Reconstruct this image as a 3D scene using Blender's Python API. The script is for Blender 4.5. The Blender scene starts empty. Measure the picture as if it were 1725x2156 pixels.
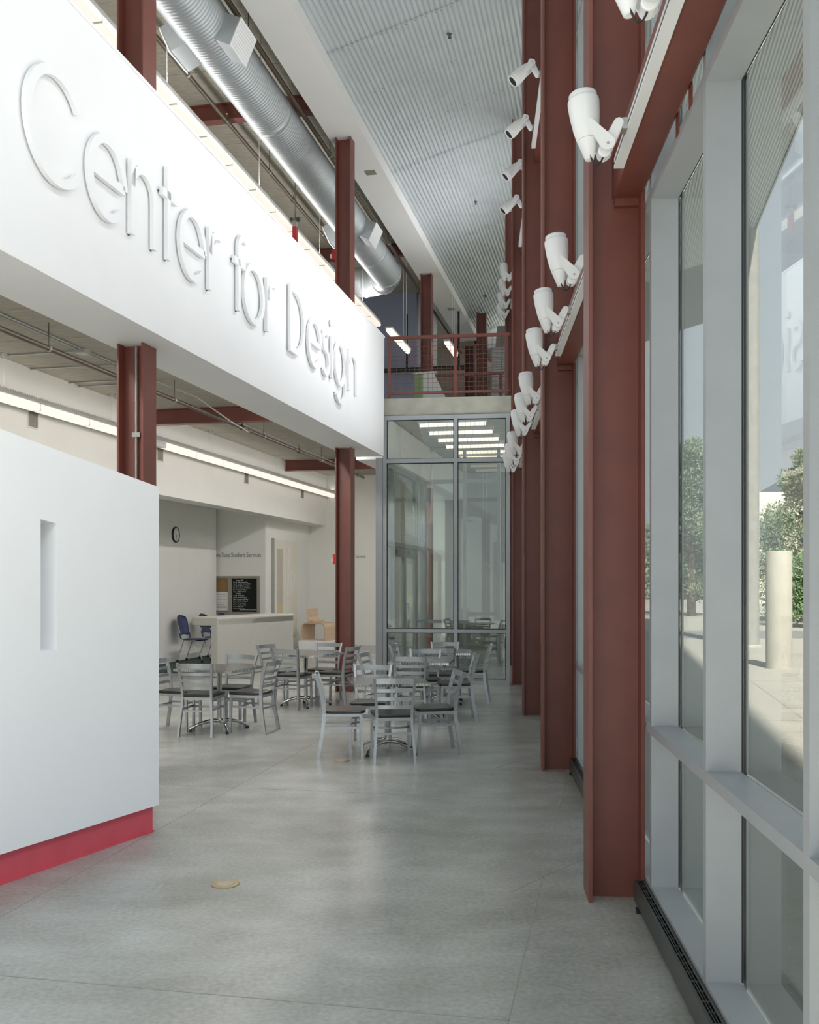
import bpy, math, random
from mathutils import Matrix, Vector
random.seed(7)
S = bpy.context.scene
COL = S.collection
# ---------------------------------------------------------------- camera
F, PX, PH, EYE = 2050.0, 862.5, 1219.0, 1.77          # focal length / principal column / horizon row of a 1725x2156 view camera with rise
cam_d = bpy.data.cameras.new('camera'); cam = bpy.data.objects.new('camera', cam_d); COL.objects.link(cam)
cam_d.sensor_fit = 'VERTICAL'; cam_d.sensor_height = 36.0; cam_d.sensor_width = 36.0
cam_d.lens = 36.0 * F / 2156.0
cam_d.shift_y = (PH - 1078.0) / 2156.0; cam_d.shift_x = 0.0
cam_d.clip_start = 0.05; cam_d.clip_end = 500
cam.location = (0, 0, EYE); cam.rotation_euler = (math.pi / 2, 0, 0)
S.camera = cam
# ---------------------------------------------------------------- world, sun, exposure
world = bpy.data.worlds.new('hazy_sky'); S.world = world; world.use_nodes = True
wn = world.node_tree.nodes; wl = world.node_tree.links; wn.clear()
w_out = wn.new('ShaderNodeOutputWorld'); w_bg = wn.new('ShaderNodeBackground'); w_tc = wn.new('ShaderNodeTexCoord')
w_sep = wn.new('ShaderNodeSeparateXYZ'); w_r = wn.new('ShaderNodeValToRGB')
wl.new(w_tc.outputs['Generated'], w_sep.inputs[0]); wl.new(w_sep.outputs['Z'], w_r.inputs[0])
w_r.color_ramp.elements[0].position = 0.0; w_r.color_ramp.elements[0].color = (0.84, 0.90, 0.92, 1)
w_r.color_ramp.elements[1].position = 0.75; w_r.color_ramp.elements[1].color = (0.66, 0.80, 0.90, 1)
wl.new(w_r.outputs[0], w_bg.inputs[0]); w_bg.inputs[1].default_value = 0.66
wl.new(w_bg.outputs[0], w_out.inputs[0])
sun_d = bpy.data.lights.new('sun', 'SUN'); sun = bpy.data.objects.new('sun', sun_d); COL.objects.link(sun)
sun_d.energy = 8.5; sun_d.angle = math.radians(1.2); sun_d.color = (1.0, 0.95, 0.87)
sun.location = (0, -30, 36); sun.rotation_euler = (math.radians(40), 0, 0)   # from behind the camera, 50 degrees up
def area(name, loc, d, sx, sy, w, col=(1, .96, .91), roll=0.):
    a = bpy.data.lights.new(name, 'AREA'); a.shape = 'RECTANGLE'; a.size = sx; a.size_y = sy; a.energy = w; a.color = col
    o = bpy.data.objects.new(name, a); COL.objects.link(o); o.location = loc; q = Vector(d).to_track_quat('-Z', 'Y'); o.rotation_euler = (q.to_matrix() @ Matrix.Rotation(roll, 3, 'Z')).to_euler(); return o
# added fill spots without fixtures, above the frame, to brighten the bulkhead
for k in range(9):
    y = -1.4 + 1.2 * k; l = bpy.data.lights.new('added_wash_fill', 'SPOT'); l.energy = 18; l.spot_size = math.radians(120); l.spot_blend = 1; l.shadow_soft_size = .3; l.color = (.97, .98, 1)
    o = bpy.data.objects.new('added_wash_fill', l); COL.objects.link(o); o.location = (.40 + .067 * y, y, 7.1); o.rotation_euler = Vector((-.80, .05, -.72)).to_track_quat('-Z', 'Y').to_euler()
for k in range(3):                               # three more added spots, no fixtures, brightening the low wall
    y = -1.0 + 1.2 * k; l = bpy.data.lights.new('added_wash_fill', 'SPOT'); l.energy = 85; l.spot_size = math.radians(62); l.spot_blend = 1; l.shadow_soft_size = .3; l.color = (.97, .98, 1)
    o = bpy.data.objects.new('added_wash_fill', l); COL.objects.link(o); o.location = (.40 + .067 * y, y, 7.1); o.rotation_euler = (Vector((-2.35, 5.3, 1.5)) - Vector(o.location)).to_track_quat('-Z', 'Y').to_euler()
# added strip of light with no fixture, hidden behind the bulkhead, brightens the lobby
area('added_lobby_fill', (-4.85 + .207 * 14.5, 14.5, 4.42), (-.35, .07, -1), .14, 19, 165).rotation_euler = Matrix.Rotation(-math.atan(.207), 3, 'Z').to_euler()
S.view_settings.view_transform = 'Standard'; S.view_settings.look = 'None'
S.view_settings.exposure = 1.3; S.view_settings.gamma = 1.0; S.view_settings.use_curve_mapping = False
S.cycles.max_bounces = 12; S.cycles.diffuse_bounces = 8; S.cycles.transparent_max_bounces = 24
S.cycles.use_denoising = True; S.cycles.sample_clamp_indirect = 6.0
# ---------------------------------------------------------------- materials
def lin(c): return tuple(((v / 255) / 12.92 if v / 255 <= .04045 else ((v / 255 + .055) / 1.055) ** 2.4) for v in c)
def mat(name, rgb, rough=.5, metal=0., var=.06, scale=6., bump=0., spec=.5, detail=4., stretch=None):
    m = bpy.data.materials.new(name); m.use_nodes = True; nt = m.node_tree; n = nt.nodes; l = nt.links
    b = n['Principled BSDF']; b.inputs['Roughness'].default_value = rough; b.inputs['Metallic'].default_value = metal
    b.inputs['Specular IOR Level'].default_value = spec
    tc = n.new('ShaderNodeTexCoord'); no = n.new('ShaderNodeTexNoise'); no.inputs['Scale'].default_value = scale; no.inputs['Detail'].default_value = detail
    if stretch:
        mp = n.new('ShaderNodeMapping'); mp.inputs['Scale'].default_value = stretch
        l.new(tc.outputs['Object'], mp.inputs[0]); l.new(mp.outputs[0], no.inputs['Vector'])
    else: l.new(tc.outputs['Object'], no.inputs['Vector'])
    r = n.new('ShaderNodeValToRGB'); c = lin(rgb)
    r.color_ramp.elements[0].position = .3; r.color_ramp.elements[1].position = .7
    r.color_ramp.elements[0].color = (*[v * (1 - var) for v in c], 1); r.color_ramp.elements[1].color = (*[min(1, v * (1 + var)) for v in c], 1)
    l.new(no.outputs['Fac'], r.inputs[0]); l.new(r.outputs[0], b.inputs['Base Color'])
    if bump:
        bp = n.new('ShaderNodeBump'); bp.inputs['Strength'].default_value = bump; bp.inputs['Distance'].default_value = .01
        l.new(no.outputs['Fac'], bp.inputs['Height']); l.new(bp.outputs[0], b.inputs['Normal'])
    return m
def glow(name, rgb, power):
    m = bpy.data.materials.new(name); m.use_nodes = True; n = m.node_tree.nodes; b = n['Principled BSDF']
    b.inputs['Base Color'].default_value = (.25, .25, .25, 1)
    b.inputs['Emission Color'].default_value = (*lin(rgb), 1); b.inputs['Emission Strength'].default_value = power
    return m
def glass(name, tint=(.90, .94, .93), f0=.045):
    m = bpy.data.materials.new(name); m.use_nodes = True; nt = m.node_tree; n = nt.nodes; l = nt.links; n.clear()
    o = n.new('ShaderNodeOutputMaterial'); mx = n.new('ShaderNodeMixShader'); t = n.new('ShaderNodeBsdfTransparent'); g = n.new('ShaderNodeBsdfGlossy')
    t.inputs[0].default_value = (*tint, 1); g.inputs['Roughness'].default_value = 0.0; g.inputs[0].default_value = (.95, 1, .98, 1)
    lw = n.new('ShaderNodeLayerWeight'); lw.inputs['Blend'].default_value = .5
    p = n.new('ShaderNodeMath'); p.operation = 'POWER'; p.inputs[1].default_value = 5.0
    a = n.new('ShaderNodeMath'); a.operation = 'MULTIPLY_ADD'; a.inputs[1].default_value = 1 - f0; a.inputs[2].default_value = f0
    l.new(lw.outputs['Facing'], p.inputs[0]); l.new(p.outputs[0], a.inputs[0]); l.new(a.outputs[0], mx.inputs[0])
    l.new(t.outputs[0], mx.inputs[1]); l.new(g.outputs[0], mx.inputs[2]); l.new(mx.outputs[0], o.inputs[0])
    return m
M = {}
M['white'] = mat('white_paint', (236, 237, 239), .6, var=.012, scale=2)
M['wallw'] = mat('warm_white_paint', (226, 225, 220), .65, var=.015, scale=2)
M['soffit'] = mat('soffit_paint', (222, 222, 221), .7, var=.012, scale=2)
M['red'] = mat('red_oxide_steel', (113, 61, 51), .45, var=.08, scale=5, spec=.6)
M['redbase'] = mat('crimson_baseboard', (206, 82, 96), .45, var=.05, scale=8)
M['alu'] = mat('grey_anodised_frame', (160, 164, 167), .42, .25, var=.03)
M['gasket'] = mat('black_gasket', (28, 30, 32), .6)
M['galv'] = mat('galvanised_sheet', (186, 192, 196), .46, .6, var=.04, scale=5, detail=4)
M['corr'] = mat('corrugated_steel', (190, 198, 202), .48, .35, var=.05, scale=3)
M['bolt'] = mat('dark_screw', (90, 94, 98), .4, .5)
M['plank'] = mat('board_marked_concrete', (158, 153, 140), .85, var=.14, scale=2.2, bump=.25, detail=8, stretch=(2, 9, 2))
M['conc'] = mat('cast_concrete', (168, 167, 155), .8, var=.12, scale=5, bump=.3, detail=8)
M['terrazzo'] = mat('speckled_terrazzo', (184, 182, 174), .5, var=.22, scale=160, detail=2)
M['brushed'] = mat('brushed_aluminium', (172, 175, 178), .36, .8, var=.05, scale=40)
M['chrome'] = mat('polished_chrome', (215, 215, 213), .12, 1.0, var=.02)
M['seat'] = mat('black_stained_wood', (30, 30, 30), .28, var=.3, scale=9, spec=.7, stretch=(9, 1, 1))
M['ttop'] = mat('dark_laminate', (84, 80, 75), .16, .1, var=.12, scale=30, spec=.8)
M['navy'] = mat('navy_plastic', (52, 60, 96), .5)
M['black'] = mat('black_plastic', (24, 25, 26), .5)
M['carpet'] = mat('dark_green_carpet', (48, 62, 56), .95, var=.2, scale=120, bump=.3)
M['ply'] = mat('birch_plywood', (205, 178, 150), .5, var=.1, scale=6, stretch=(1, 1, 14))
M['bronze'] = mat('dark_bronze_enamel', (66, 69, 66), .34, .3, var=.08)
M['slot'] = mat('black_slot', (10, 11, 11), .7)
M['lamp'] = mat('white_lamp_enamel', (226, 227, 228), .38, var=.01)
M['steelpipe'] = mat('dark_steel_pipe', (92, 84, 74), .42, .5, var=.1)
M['conduit'] = mat('zinc_conduit', (165, 166, 162), .4, .5)
M['firered'] = mat('fire_alarm_red', (190, 36, 44), .4)
M['blue'] = mat('blue_wall_paint', (152, 160, 186), .6, var=.02)
M['green'] = mat('green_wall_paint', (150, 178, 128), .6, var=.02)
M['beige'] = mat('beige_wall_paint', (186, 180, 168), .7, var=.03)
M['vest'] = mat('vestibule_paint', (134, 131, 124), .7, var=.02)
M['cork'] = mat('cork', (150, 116, 78), .9, var=.25, scale=70)
M['felt'] = mat('black_felt', (22, 28, 26), .95)
M['case'] = mat('bronze_case_frame', (150, 146, 136), .45, .3)
M['paper'] = mat('paper', (224, 224, 220), .8, var=.02)
M['ink'] = mat('grey_lettering', (112, 112, 112), .6)
M['tan'] = mat('tan_strip', (200, 184, 146), .7)
M['brass'] = mat('brass_cover', (150, 132, 96), .38, .7, var=.12, scale=20)
M['joint'] = mat('floor_joint_filler', (138, 138, 132), .8)
M['pave'] = mat('pale_paving', (158, 155, 144), .9, var=.05, scale=1.2)
M['asphalt'] = mat('asphalt', (120, 120, 118), .95)
M['bark'] = mat('pine_bark', (92, 78, 64), .9, var=.3, scale=20)
M['needle'] = mat('pine_needles', (130, 146, 116), .85, var=.2, scale=1.5)
M['leaf'] = mat('shrub_leaves', (128, 156, 112), .8, var=.22, scale=2.5)
M['roofm'] = mat('roofing', (120, 120, 118), .9)
M['duskroof'] = mat('dark_roofing', (84, 90, 94), .9)
M['tube'] = glow('fluorescent_diffuser', (255, 232, 205), .8)
M['lens'] = glow('linear_light_lens', (255, 238, 224), .40)
M['glass'] = glass('window_glass', (.665, .672, .672))
M['pglass'] = glass('screen_glass', (.88, .905, .89), .05)
# polished floor
def floor_mat():
    m = mat('polished_concrete', (150, 151, 147), .24, var=.0, spec=.5)
    nt = m.node_tree; n = nt.nodes; l = nt.links; b = n['Principled BSDF']
    tc = n.new('ShaderNodeTexCoord')
    def noise(sc, det, st=(1, 1, 1), dist=0.):
        mp = n.new('ShaderNodeMapping'); mp.inputs['Scale'].default_value = st; no = n.new('ShaderNodeTexNoise')
        no.inputs['Scale'].default_value = sc; no.inputs['Detail'].default_value = det; no.inputs['Distortion'].default_value = dist
        l.new(tc.outputs['Object'], mp.inputs[0]); l.new(mp.outputs[0], no.inputs['Vector']); return no
    n1 = noise(.55, 4, (1, 1.5, 1), .2); n2 = noise(2.3, 5, (1, 1.5, 1)); n3 = noise(38, 6)
    def mm(op, a, bb):
        x = n.new('ShaderNodeMath'); x.operation = op
        for i, v in enumerate((a, bb)):
            if isinstance(v, (int, float)): x.inputs[i].default_value = v
            else: l.new(v, x.inputs[i])
        return x.outputs[0]
    s = mm('ADD', mm('MULTIPLY', n1.outputs['Fac'], .42), mm('ADD', mm('MULTIPLY', n2.outputs['Fac'], .30), mm('MULTIPLY', n3.outputs['Fac'], .28)))
    r = n.new('ShaderNodeValToRGB'); e = r.color_ramp.elements
    e[0].position = .36; e[0].color = (*lin((128, 129, 123)), 1); e[1].position = .64; e[1].color = (*lin((174, 176, 173)), 1)
    l.new(s, r.inputs[0]); l.new(r.outputs[0], b.inputs['Base Color'])
    return m
M['floor'] = floor_mat()
# ---------------------------------------------------------------- helpers
# two plan directions: 'L' the bulkhead / left side, 'R' the glazed wall
SL, SR = .207, .067
AL, AR = math.atan(SL), math.atan(SR)
ANG = {'L': AL, 'R': AR, None: 0.0}
def xf(p, fr):                                   # frame (u across to the right, v along) -> world
    a = ANG[fr]; u, v, z = p
    return (u * math.cos(a) + v * math.sin(a), -u * math.sin(a) + v * math.cos(a), z)
def uv(X0, Y, fr):                               # the frame's u, v of the point (X0 + slope*Y, Y)
    a = ANG[fr]; X = X0 + math.tan(a) * Y
    return X * math.cos(a) - Y * math.sin(a), X * math.sin(a) + Y * math.cos(a)
class MB:
    def __init__(s, fr=None): s.v = []; s.f = []; s.fr = fr; s.sm = []
    def raw(s, vs, fs, smooth=False):
        o = len(s.v); s.v += [xf(p, s.fr) for p in vs]; s.f += [tuple(i + o for i in f) for f in fs]; s.sm += [smooth] * len(fs); return s
    def box(s, x0, x1, y0, y1, z0, z1):
        return s.raw([(x0, y0, z0), (x1, y0, z0), (x1, y1, z0), (x0, y1, z0), (x0, y0, z1), (x1, y0, z1), (x1, y1, z1), (x0, y1, z1)],
                     [(0, 3, 2, 1), (4, 5, 6, 7), (0, 1, 5, 4), (1, 2, 6, 5), (2, 3, 7, 6), (3, 0, 4, 7)])
    def prism(s, poly, z0, z1):                   # plan polygon, counter-clockwise
        n = len(poly)
        return s.raw([(x, y, z0) for x, y in poly] + [(x, y, z1) for x, y in poly],
                     [tuple(range(n))[::-1], tuple(range(n, 2 * n))] + [(i, (i + 1) % n, n + (i + 1) % n, n + i) for i in range(n)])
    def hexa(s, a, b):                            # two matching polygons
        n = len(a)
        return s.raw(list(a) + list(b), [tuple(range(n))[::-1], tuple(range(n, 2 * n))] + [(i, (i + 1) % n, n + (i + 1) % n, n + i) for i in range(n)])
    def tube(s, pts, r, n=10, cap=True, square=False, up=(0, 0, 1)):
        pts = [Vector(p) for p in pts]; rs = r if isinstance(r, (list, tuple)) else [r] * len(pts)
        vs = []; fs = []; prev = None
        for i, p in enumerate(pts):
            d = (pts[min(i + 1, len(pts) - 1)] - pts[max(i - 1, 0)]).normalized()
            if prev is None:
                ref = Vector(up)
                if abs(d.dot(ref)) > .95: ref = Vector((1, 0, 0))
                a = d.cross(ref).normalized()
            else: a = (prev - d * prev.dot(d)).normalized()
            prev = a; b = d.cross(a).normalized()
            for k in range(n):
                t = 2 * math.pi * (k + (.5 if square else 0)) / n
                vs.append(tuple(p + (a * math.cos(t) + b * math.sin(t)) * rs[i]))
        m = len(pts)
        for i in range(m - 1):
            for k in range(n):
                fs.append((i * n + k, i * n + (k + 1) % n, (i + 1) * n + (k + 1) % n, (i + 1) * n + k))
        s.raw(vs, fs, not square)
        if cap:
            s.raw([vs[k] for k in range(n)], [tuple(range(n))[::-1]]); s.raw([vs[(m - 1) * n + k] for k in range(n)], [tuple(range(n))])
        return s
    def bar(s, p, q, w, t, up=(0, 0, 1)):         # rectangular bar from p to q
        p = Vector(p); q = Vector(q); d = (q - p).normalized(); ref = Vector(up)
        if abs(d.dot(ref)) > .98: ref = Vector((0, 1, 0))
        a = d.cross(ref).normalized(); b = a.cross(d).normalized()
        c = [(-1, -1), (1, -1), (1, 1), (-1, 1)]
        return s.hexa([tuple(p + a * w / 2 * i + b * t / 2 * j) for i, j in c], [tuple(q + a * w / 2 * i + b * t / 2 * j) for i, j in c])
    def lathe(s, prof, c=(0, 0, 0), ax=(0, 0, 1), n=20):
        c = Vector(c); ax = Vector(ax).normalized(); ref = Vector((1, 0, 0)) if abs(ax.x) < .9 else Vector((0, 1, 0))
        a = ax.cross(ref).normalized(); b = ax.cross(a).normalized(); vs = []; fs = []
        for r, h in prof:
            for k in range(n):
                t = 2 * math.pi * k / n; vs.append(tuple(c + ax * h + (a * math.cos(t) + b * math.sin(t)) * r))
        for i in range(len(prof) - 1):
            for k in range(n): fs.append((i * n + k, i * n + (k + 1) % n, (i + 1) * n + (k + 1) % n, (i + 1) * n + k))
        s.raw(vs, fs, True)
        s.raw([vs[k] for k in range(n)], [tuple(range(n))[::-1]]); s.raw([vs[(len(prof) - 1) * n + k] for k in range(n)], [tuple(range(n))]); return s
    def mesh(s, name, m):
        me = bpy.data.meshes.new(name); me.from_pydata(s.v, [], s.f); me.materials.append(m if not isinstance(m, str) else M[m])
        me.polygons.foreach_set('use_smooth', s.sm)
        import bmesh
        b = bmesh.new(); b.from_mesh(me); bmesh.ops.recalc_face_normals(b, faces=b.faces); b.to_mesh(me); b.free(); me.update(); return me
    def build(s, name, m, parent=None, bevel=0., loc=None):
        o = bpy.data.objects.new(name, s.mesh(name, m)); COL.objects.link(o)
        if parent is not None: o.parent = parent
        if loc: o.location = loc
        if bevel:
            b = o.modifiers.new('bevel', 'BEVEL'); b.width = bevel; b.segments = 2; b.limit_method = 'ANGLE'
        return o
def inst(name, me, parent=None, loc=(0, 0, 0), rz=0.):
    o = bpy.data.objects.new(name, me); COL.objects.link(o); o.location = loc; o.rotation_euler = (0, 0, rz)
    if parent is not None: o.parent = parent
    return o
def thing(name, label, cat, loc=(0, 0, 0), rz=0., group=None):
    o = bpy.data.objects.new(name, None); COL.objects.link(o); o.location = loc; o.rotation_euler = (0, 0, rz); o.empty_display_size = .1
    return tag(o, label, cat, group)
def tag(o, label, cat, group=None):
    o['label'] = label; o['category'] = cat; o['kind'] = 'thing'
    if group: o['group'] = group
    return o
def struct(o, label=None):
    o['kind'] = 'structure'
    if label: o['label'] = label
    return o
def empty(name):
    o = bpy.data.objects.new(name, None); COL.objects.link(o); return o
def copy_tree(o, parent=None):
    c = o.copy(); COL.objects.link(c)
    if parent is not None: c.parent = parent
    for ch in list(o.children): copy_tree(ch, c)
    return c
def text(name, body, size, m, loc, rot, parent=None, extrude=.002, align='RIGHT', sx=1., spacing=1.):
    cu = bpy.data.curves.new(name, 'FONT'); cu.body = body; cu.size = size; cu.extrude = extrude; cu.align_x = align; cu.space_line = spacing
    cu.materials.append(M[m]); tmp = bpy.data.objects.new('tmp', cu); me = bpy.data.meshes.new_from_object(tmp); bpy.data.objects.remove(tmp)
    o = bpy.data.objects.new(name, me); COL.objects.link(o); o.location = loc; o.rotation_euler = rot; o.scale = (sx, 1, 1)
    if parent is not None: o.parent = parent
    return o
def U(X0, fr='L'): return X0 * math.cos(ANG[fr])
def V(X0, Y, fr='L'): return uv(X0, Y, fr)[1]
CEIL0, CEILS = 8.90, .275                         # corrugated ceiling: height at its low edge, rise per metre of u
UC = U(-3.86)
def zc(u): return CEIL0 + CEILS * (u - UC)
# ================================================================= LARGE STRUCTURE
# floor
fl = struct(MB().prism([(-14, -8), (1.02 - SR * 8, -8), (1.02 + SR * 36, 36), (-14, 36)], -.12, 0).build('floor', 'floor'))
def joint(p, q, w=.006):
    p = Vector((*p, 0)); q = Vector((*q, 0)); d = (q - p).normalized(); a = Vector((-d.y, d.x, 0)) * w / 2
    MB().hexa([tuple(p - a), tuple(p + a), tuple(q + a), tuple(q - a)], [tuple(v + Vector((0, 0, .0012))) for v in (p - a, p + a, q + a, q - a)]).build('floor_joint', 'joint', fl)
joint((-.42 - SL * 1, -1), (-.40 + SL * 10.5, 10.5)); joint((-3.2 + SL * 1, 1), (-3.2 + SL * 16, 16)); joint((-2.9, 4.56), (1.15, 3.75))
joint((-2.5, 12.6), (1.4, 11.8)); joint((-2.9, 8.55), (1.3, 7.72))
for k in range(3):                                # diamond isolation joints round the column feet
    y = 5.52 + 3.64 * k; x = .62 + SR * y
    joint((x - .42, y - .02), (x + .18, y - .75)); joint((x - .42, y - .02), (x + .10, y + .62))
# paved ground outside
gr = MB('R').box(U(1.08, 'R'), 70, -60, 110, -.25, -.02).build('ground', 'pave'); struct(gr)
MB().box(3.0, 60, 29.3, 33.5, -.02, -.012).build('ground_asphalt_strip', 'asphalt', gr)
for y in (8, 13, 18, 23): MB('L').box(1.2, 30, y, y + .02, -.02, -.0185).build('ground_joint', 'joint', gr)
for u in (2.4, 6.0): MB('L').box(u, u + .02, -5, 40, -.02, -.0183).build('ground_joint', 'joint', gr)
# ceiling: corrugated sheets, one object per sheet
ceil = empty('ceiling_corrugated'); struct(ceil)
PITCH, NC, SHL = .068, 11, 3.93
SHW = PITCH * NC
def sheet_mesh():
    mb = MB(); n = NC * 8; vs = []; fs = []
    for e, (v, dz) in enumerate(((0, .004), (SHL + .06, 0))):
        for i in range(n + 1):
            u = SHW * i / n; vs.append((u, v, .011 * math.cos(2 * math.pi * u / PITCH) + CEILS * u + dz - (0.004 if e == 0 else 0) - (.006 if e == 0 else 0)))
    for i in range(n): fs.append((i, i + 1, n + 2 + i, n + 1 + i))
    mb.raw(vs, fs, True); return mb.mesh('corrugated_sheet', 'corr')
sm = sheet_mesh()
sb = MB()
for v in (.03, 1.3, 2.6):
    for i in range(0, NC, 2):
        u = PITCH * (i + .5 + .5); sb.lathe([(.006, -.012), (.004, -.019)], (u, v + .02, CEILS * u + .004), n=6)
scr = sb.mesh('screws', 'bolt')
c0 = Vector(xf((UC, 0, CEIL0), 'L'))
V0 = V(-3.86, 13.2) - SHL * 5
NCOL = 10
for r in range(1, 9):
    for c in range(NCOL):
        p = xf((UC + c * SHW, V0 + r * SHL, CEIL0 + CEILS * c * SHW), 'L')
        o = inst('corrugated_sheet', sm, ceil, p, -AL)
        if r > 3 and c < 7:
            q = inst('screws', scr, o)
UE = UC + NCOL * SHW                              # canopy edge
VE0, VE1 = V0 + 1.45, V0 + 9 * SHL
def slope_slab(u0, u1, v0, v1, dz0, dz1): return MB('L').hexa([(u0, v0, zc(u0) + dz0), (u1, v0, zc(u1) + dz0), (u1, v1, zc(u1) + dz0), (u0, v1, zc(u0) + dz0)],
    [(u0, v0, zc(u0) + dz1), (u1, v0, zc(u1) + dz1), (u1, v1, zc(u1) + dz1), (u0, v1, zc(u0) + dz1)])
struct(slope_slab(UC, UE, VE0, 36, .03, .25).build('roof_slab', 'roofm'))
struct(slope_slab(UE, UE + .04, VE0, VE1, -.03, .30).build('roof_edge_trim', 'alu'))
# flat roof over the left side, planked concrete soffits
VA, VB = -5.5, 34
struct(MB('L').box(U(-13), UC, VA, VB, 9.56, 9.8).build('roof_flat_slab', 'roofm'))
def planks(z0, z1, u0, u1, v0, v1, w=1.2):
    root = empty('ceiling_concrete'); struct(root)
    MB('L').box(u0, u1, v0, v1, z0 + .02, z1).build('ceiling_backing', 'plank', root)
    mb = MB().box(0, u1 - u0, .006, w - .006, 0, .0195).mesh('ceiling_plank', 'plank')
    v = v0
    while v < v1 - .1:
        o = inst('ceiling_plank', mb, root, xf((u0, v, z0 - random.uniform(0, .002)), 'L'), -AL); v += w
    return root
planks(4.55, 4.83, U(-8.6), U(-4.43), -3, 16.9 + 14, 1.2)
planks(9.45, 9.56, U(-12), U(-4.44), -3, 33, 1.2)
# white soffit strip along the corrugated ceiling
struct(MB('L').box(U(-4.44), UC, VA, V(-3.86, 28.3), 8.70, CEIL0 + .03).build('ceiling_soffit', 'soffit'))
struct(MB('L').box(UC - .08, UC - .001, VA, 36, CEIL0 + .031, 9.8).build('roof_step', 'roofm'))
# bulkhead carrying the lettering (its end leans slightly)
zb0, zb1 = 3.83, 5.83
vs_end = V(-3.82, 16.4)
bk = MB('L'); ub0, ub1 = U(-4.43), U(-3.82)
bk.hexa([(ub0, -4, zb0), (ub1, -4, zb0), (ub1, vs_end - .05, zb0), (ub0, vs_end - .05, zb0)], [(ub0, -4, zb1), (ub1, -4, zb1), (ub1, vs_end + .0, zb1), (ub0, vs_end + .0, zb1)])
bulk = struct(bk.build('wall_bulkhead', 'white'))
MB('L').box(ub0 - .01, ub1 + .012, -4, vs_end + .005, zb1, zb1 + .025).build('bulkhead_cap', 'white', bulk)
# continuation of the bulkhead behind the glazed screen
struct(MB('L').box(ub0 + .02, ub1, V(-3.82, 16.72), V(-3.82, 30.3), zb0, 4.53).build('wall_bulkhead_beyond', 'white'))
# low leaning-topped white wall at the left with crimson base
wd = Vector((.48, 1, 0)).normalized(); wnm = Vector((wd.y, -wd.x, 0)); w0 = Vector((-1.80, 6.82, 0))
def wp(s, d, z): p = w0 + wd * s + wnm * d; return (p.x, p.y, z)      # s along (0 at far end, negative toward camera), d proud of the face
def ztop(s): return 2.415 - .163 * s
s0, s1 = -5.2, .0
slo, shi = None, None
lw = empty('wall_low'); struct(lw)
slit_a = (Vector((-2.25, 5.88, 0)) - w0).dot(wd); slit_b = slit_a + .128
zs0, zs1 = 1.335, 2.13
def wblock(a, b, z0a, z0b, z1a, z1b, d0=-.26, d1=.03):
    return [wp(a, d0, z0a), wp(a, d1, z0a), wp(b, d1, z0b), wp(b, d0, z0b)], [wp(a, d0, z1a), wp(a, d1, z1a), wp(b, d1, z1b), wp(b, d0, z1b)]
mb = MB()
mb.hexa(*wblock(s0, slit_a, .185, .185, ztop(s0), ztop(slit_a))); mb.hexa(*wblock(slit_b, s1 + .03, .185, .185, ztop(slit_b), ztop(s1)))
mb.hexa(*wblock(slit_a, slit_b, .185, .185, zs0, zs0)); mb.hexa(*wblock(slit_a, slit_b, zs1, zs1 - .02, ztop(slit_a), ztop(slit_b)))
mb.build('wall_face', 'white', lw)
mb = MB(); mb.hexa(*wblock(slit_a, slit_b, zs0, zs0, zs1, zs1, -.26, -.22)); mb.build('slit_back', 'white', lw)
bb = struct(MB().hexa(*wblock(s0, s1, .012, .012, .185, .185, -.24, .0)).build('baseboard_low', 'redbase'))
MB().hexa(*wblock(s0, s1 + .004, 0, 0, .014, .014, -.24, .012)).build('baseboard_toe', 'redbase', bb)
# left hand side walls
struct(MB('L').box(U(-8.05), U(-7.65), -3, V(-7.65, 29), 3.20, 4.55).build('wall_left_upper', 'wallw'))
VALC = V(-8.15, 22.95)
struct(MB('L').box(U(-13), U(-8.052), -3, VALC - .02, 3.42, 3.52).build('ceiling_recess', 'wallw'))
struct(MB('L').box(U(-13), U(-8.052), VALC - .02, V(-7.65, 29), 3.20, 3.42).build('ceiling_recess_far', 'wallw'))
struct(MB('L').box(U(-10.2), U(-9.36), -3, V(-9.36, 23.08), 0, 3.42).build('wall_left', 'wallw'))
struct(MB('L').box(U(-9.36), U(-9.345), V(-9.36, 9), V(-9.36, 23.08), .006, .12).build('baseboard_left', 'wallw'))
struct(MB('L').box(U(-11.5), U(-8.15), VALC, VALC + .2, 0, 3.2).build('wall_alcove', 'wallw'))
struct(MB('L').box(U(-8.5), U(-8.15), VALC + .2, V(-8.15, 26.3), 0, 3.2).build('wall_gallery', 'wallw'))
struct(MB('L').box(U(-8.5), U(-4.3), V(-8.15, 26.3), V(-8.15, 26.5), 0, 4.55).build('wall_far', 'wallw'))
# walls behind the camera and far left
struct(MB('L').box(U(-13.2), U(-12), -3, 34, 4.83, 9.5).build('wall_left_mezzanine', 'wallw'))
# upper floor slab and bridge; glazed screen under it
PA, PB = Vector((-.505, 16.568, 0)), Vector((1.703, 16.27, 0))
pd = (PB - PA).normalized(); pn = Vector((pd.y, -pd.x, 0))       # pn points at the camera
def pp(t, d, z): p = PA + (PB - PA) * t + pn * d; return (p.x, p.y, z)
XB = lambda y: .60 + SR * y
struct(MB().prism([pp(-.02, .02, 0)[:2], pp(1, .02, 0)[:2], (XB(31), 31), (-4.40 + SL * 31, 31), (-4.40 + SL * 16.75, 16.75)], 4.54, 4.83).build('bridge_slab', 'conc'))
def pbox(mb, t0, t1, d0, d1, z0, z1):
    return mb.hexa([pp(t0, d0, z0), pp(t0, d1, z0), pp(t1, d1, z0), pp(t1, d0, z0)], [pp(t0, d0, z1), pp(t0, d1, z1), pp(t1, d1, z1), pp(t1, d0, z1)])
PL = (PB - PA).length
w2 = empty('window_2'); struct(w2)
TM = (.0405, .582, .975)
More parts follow.
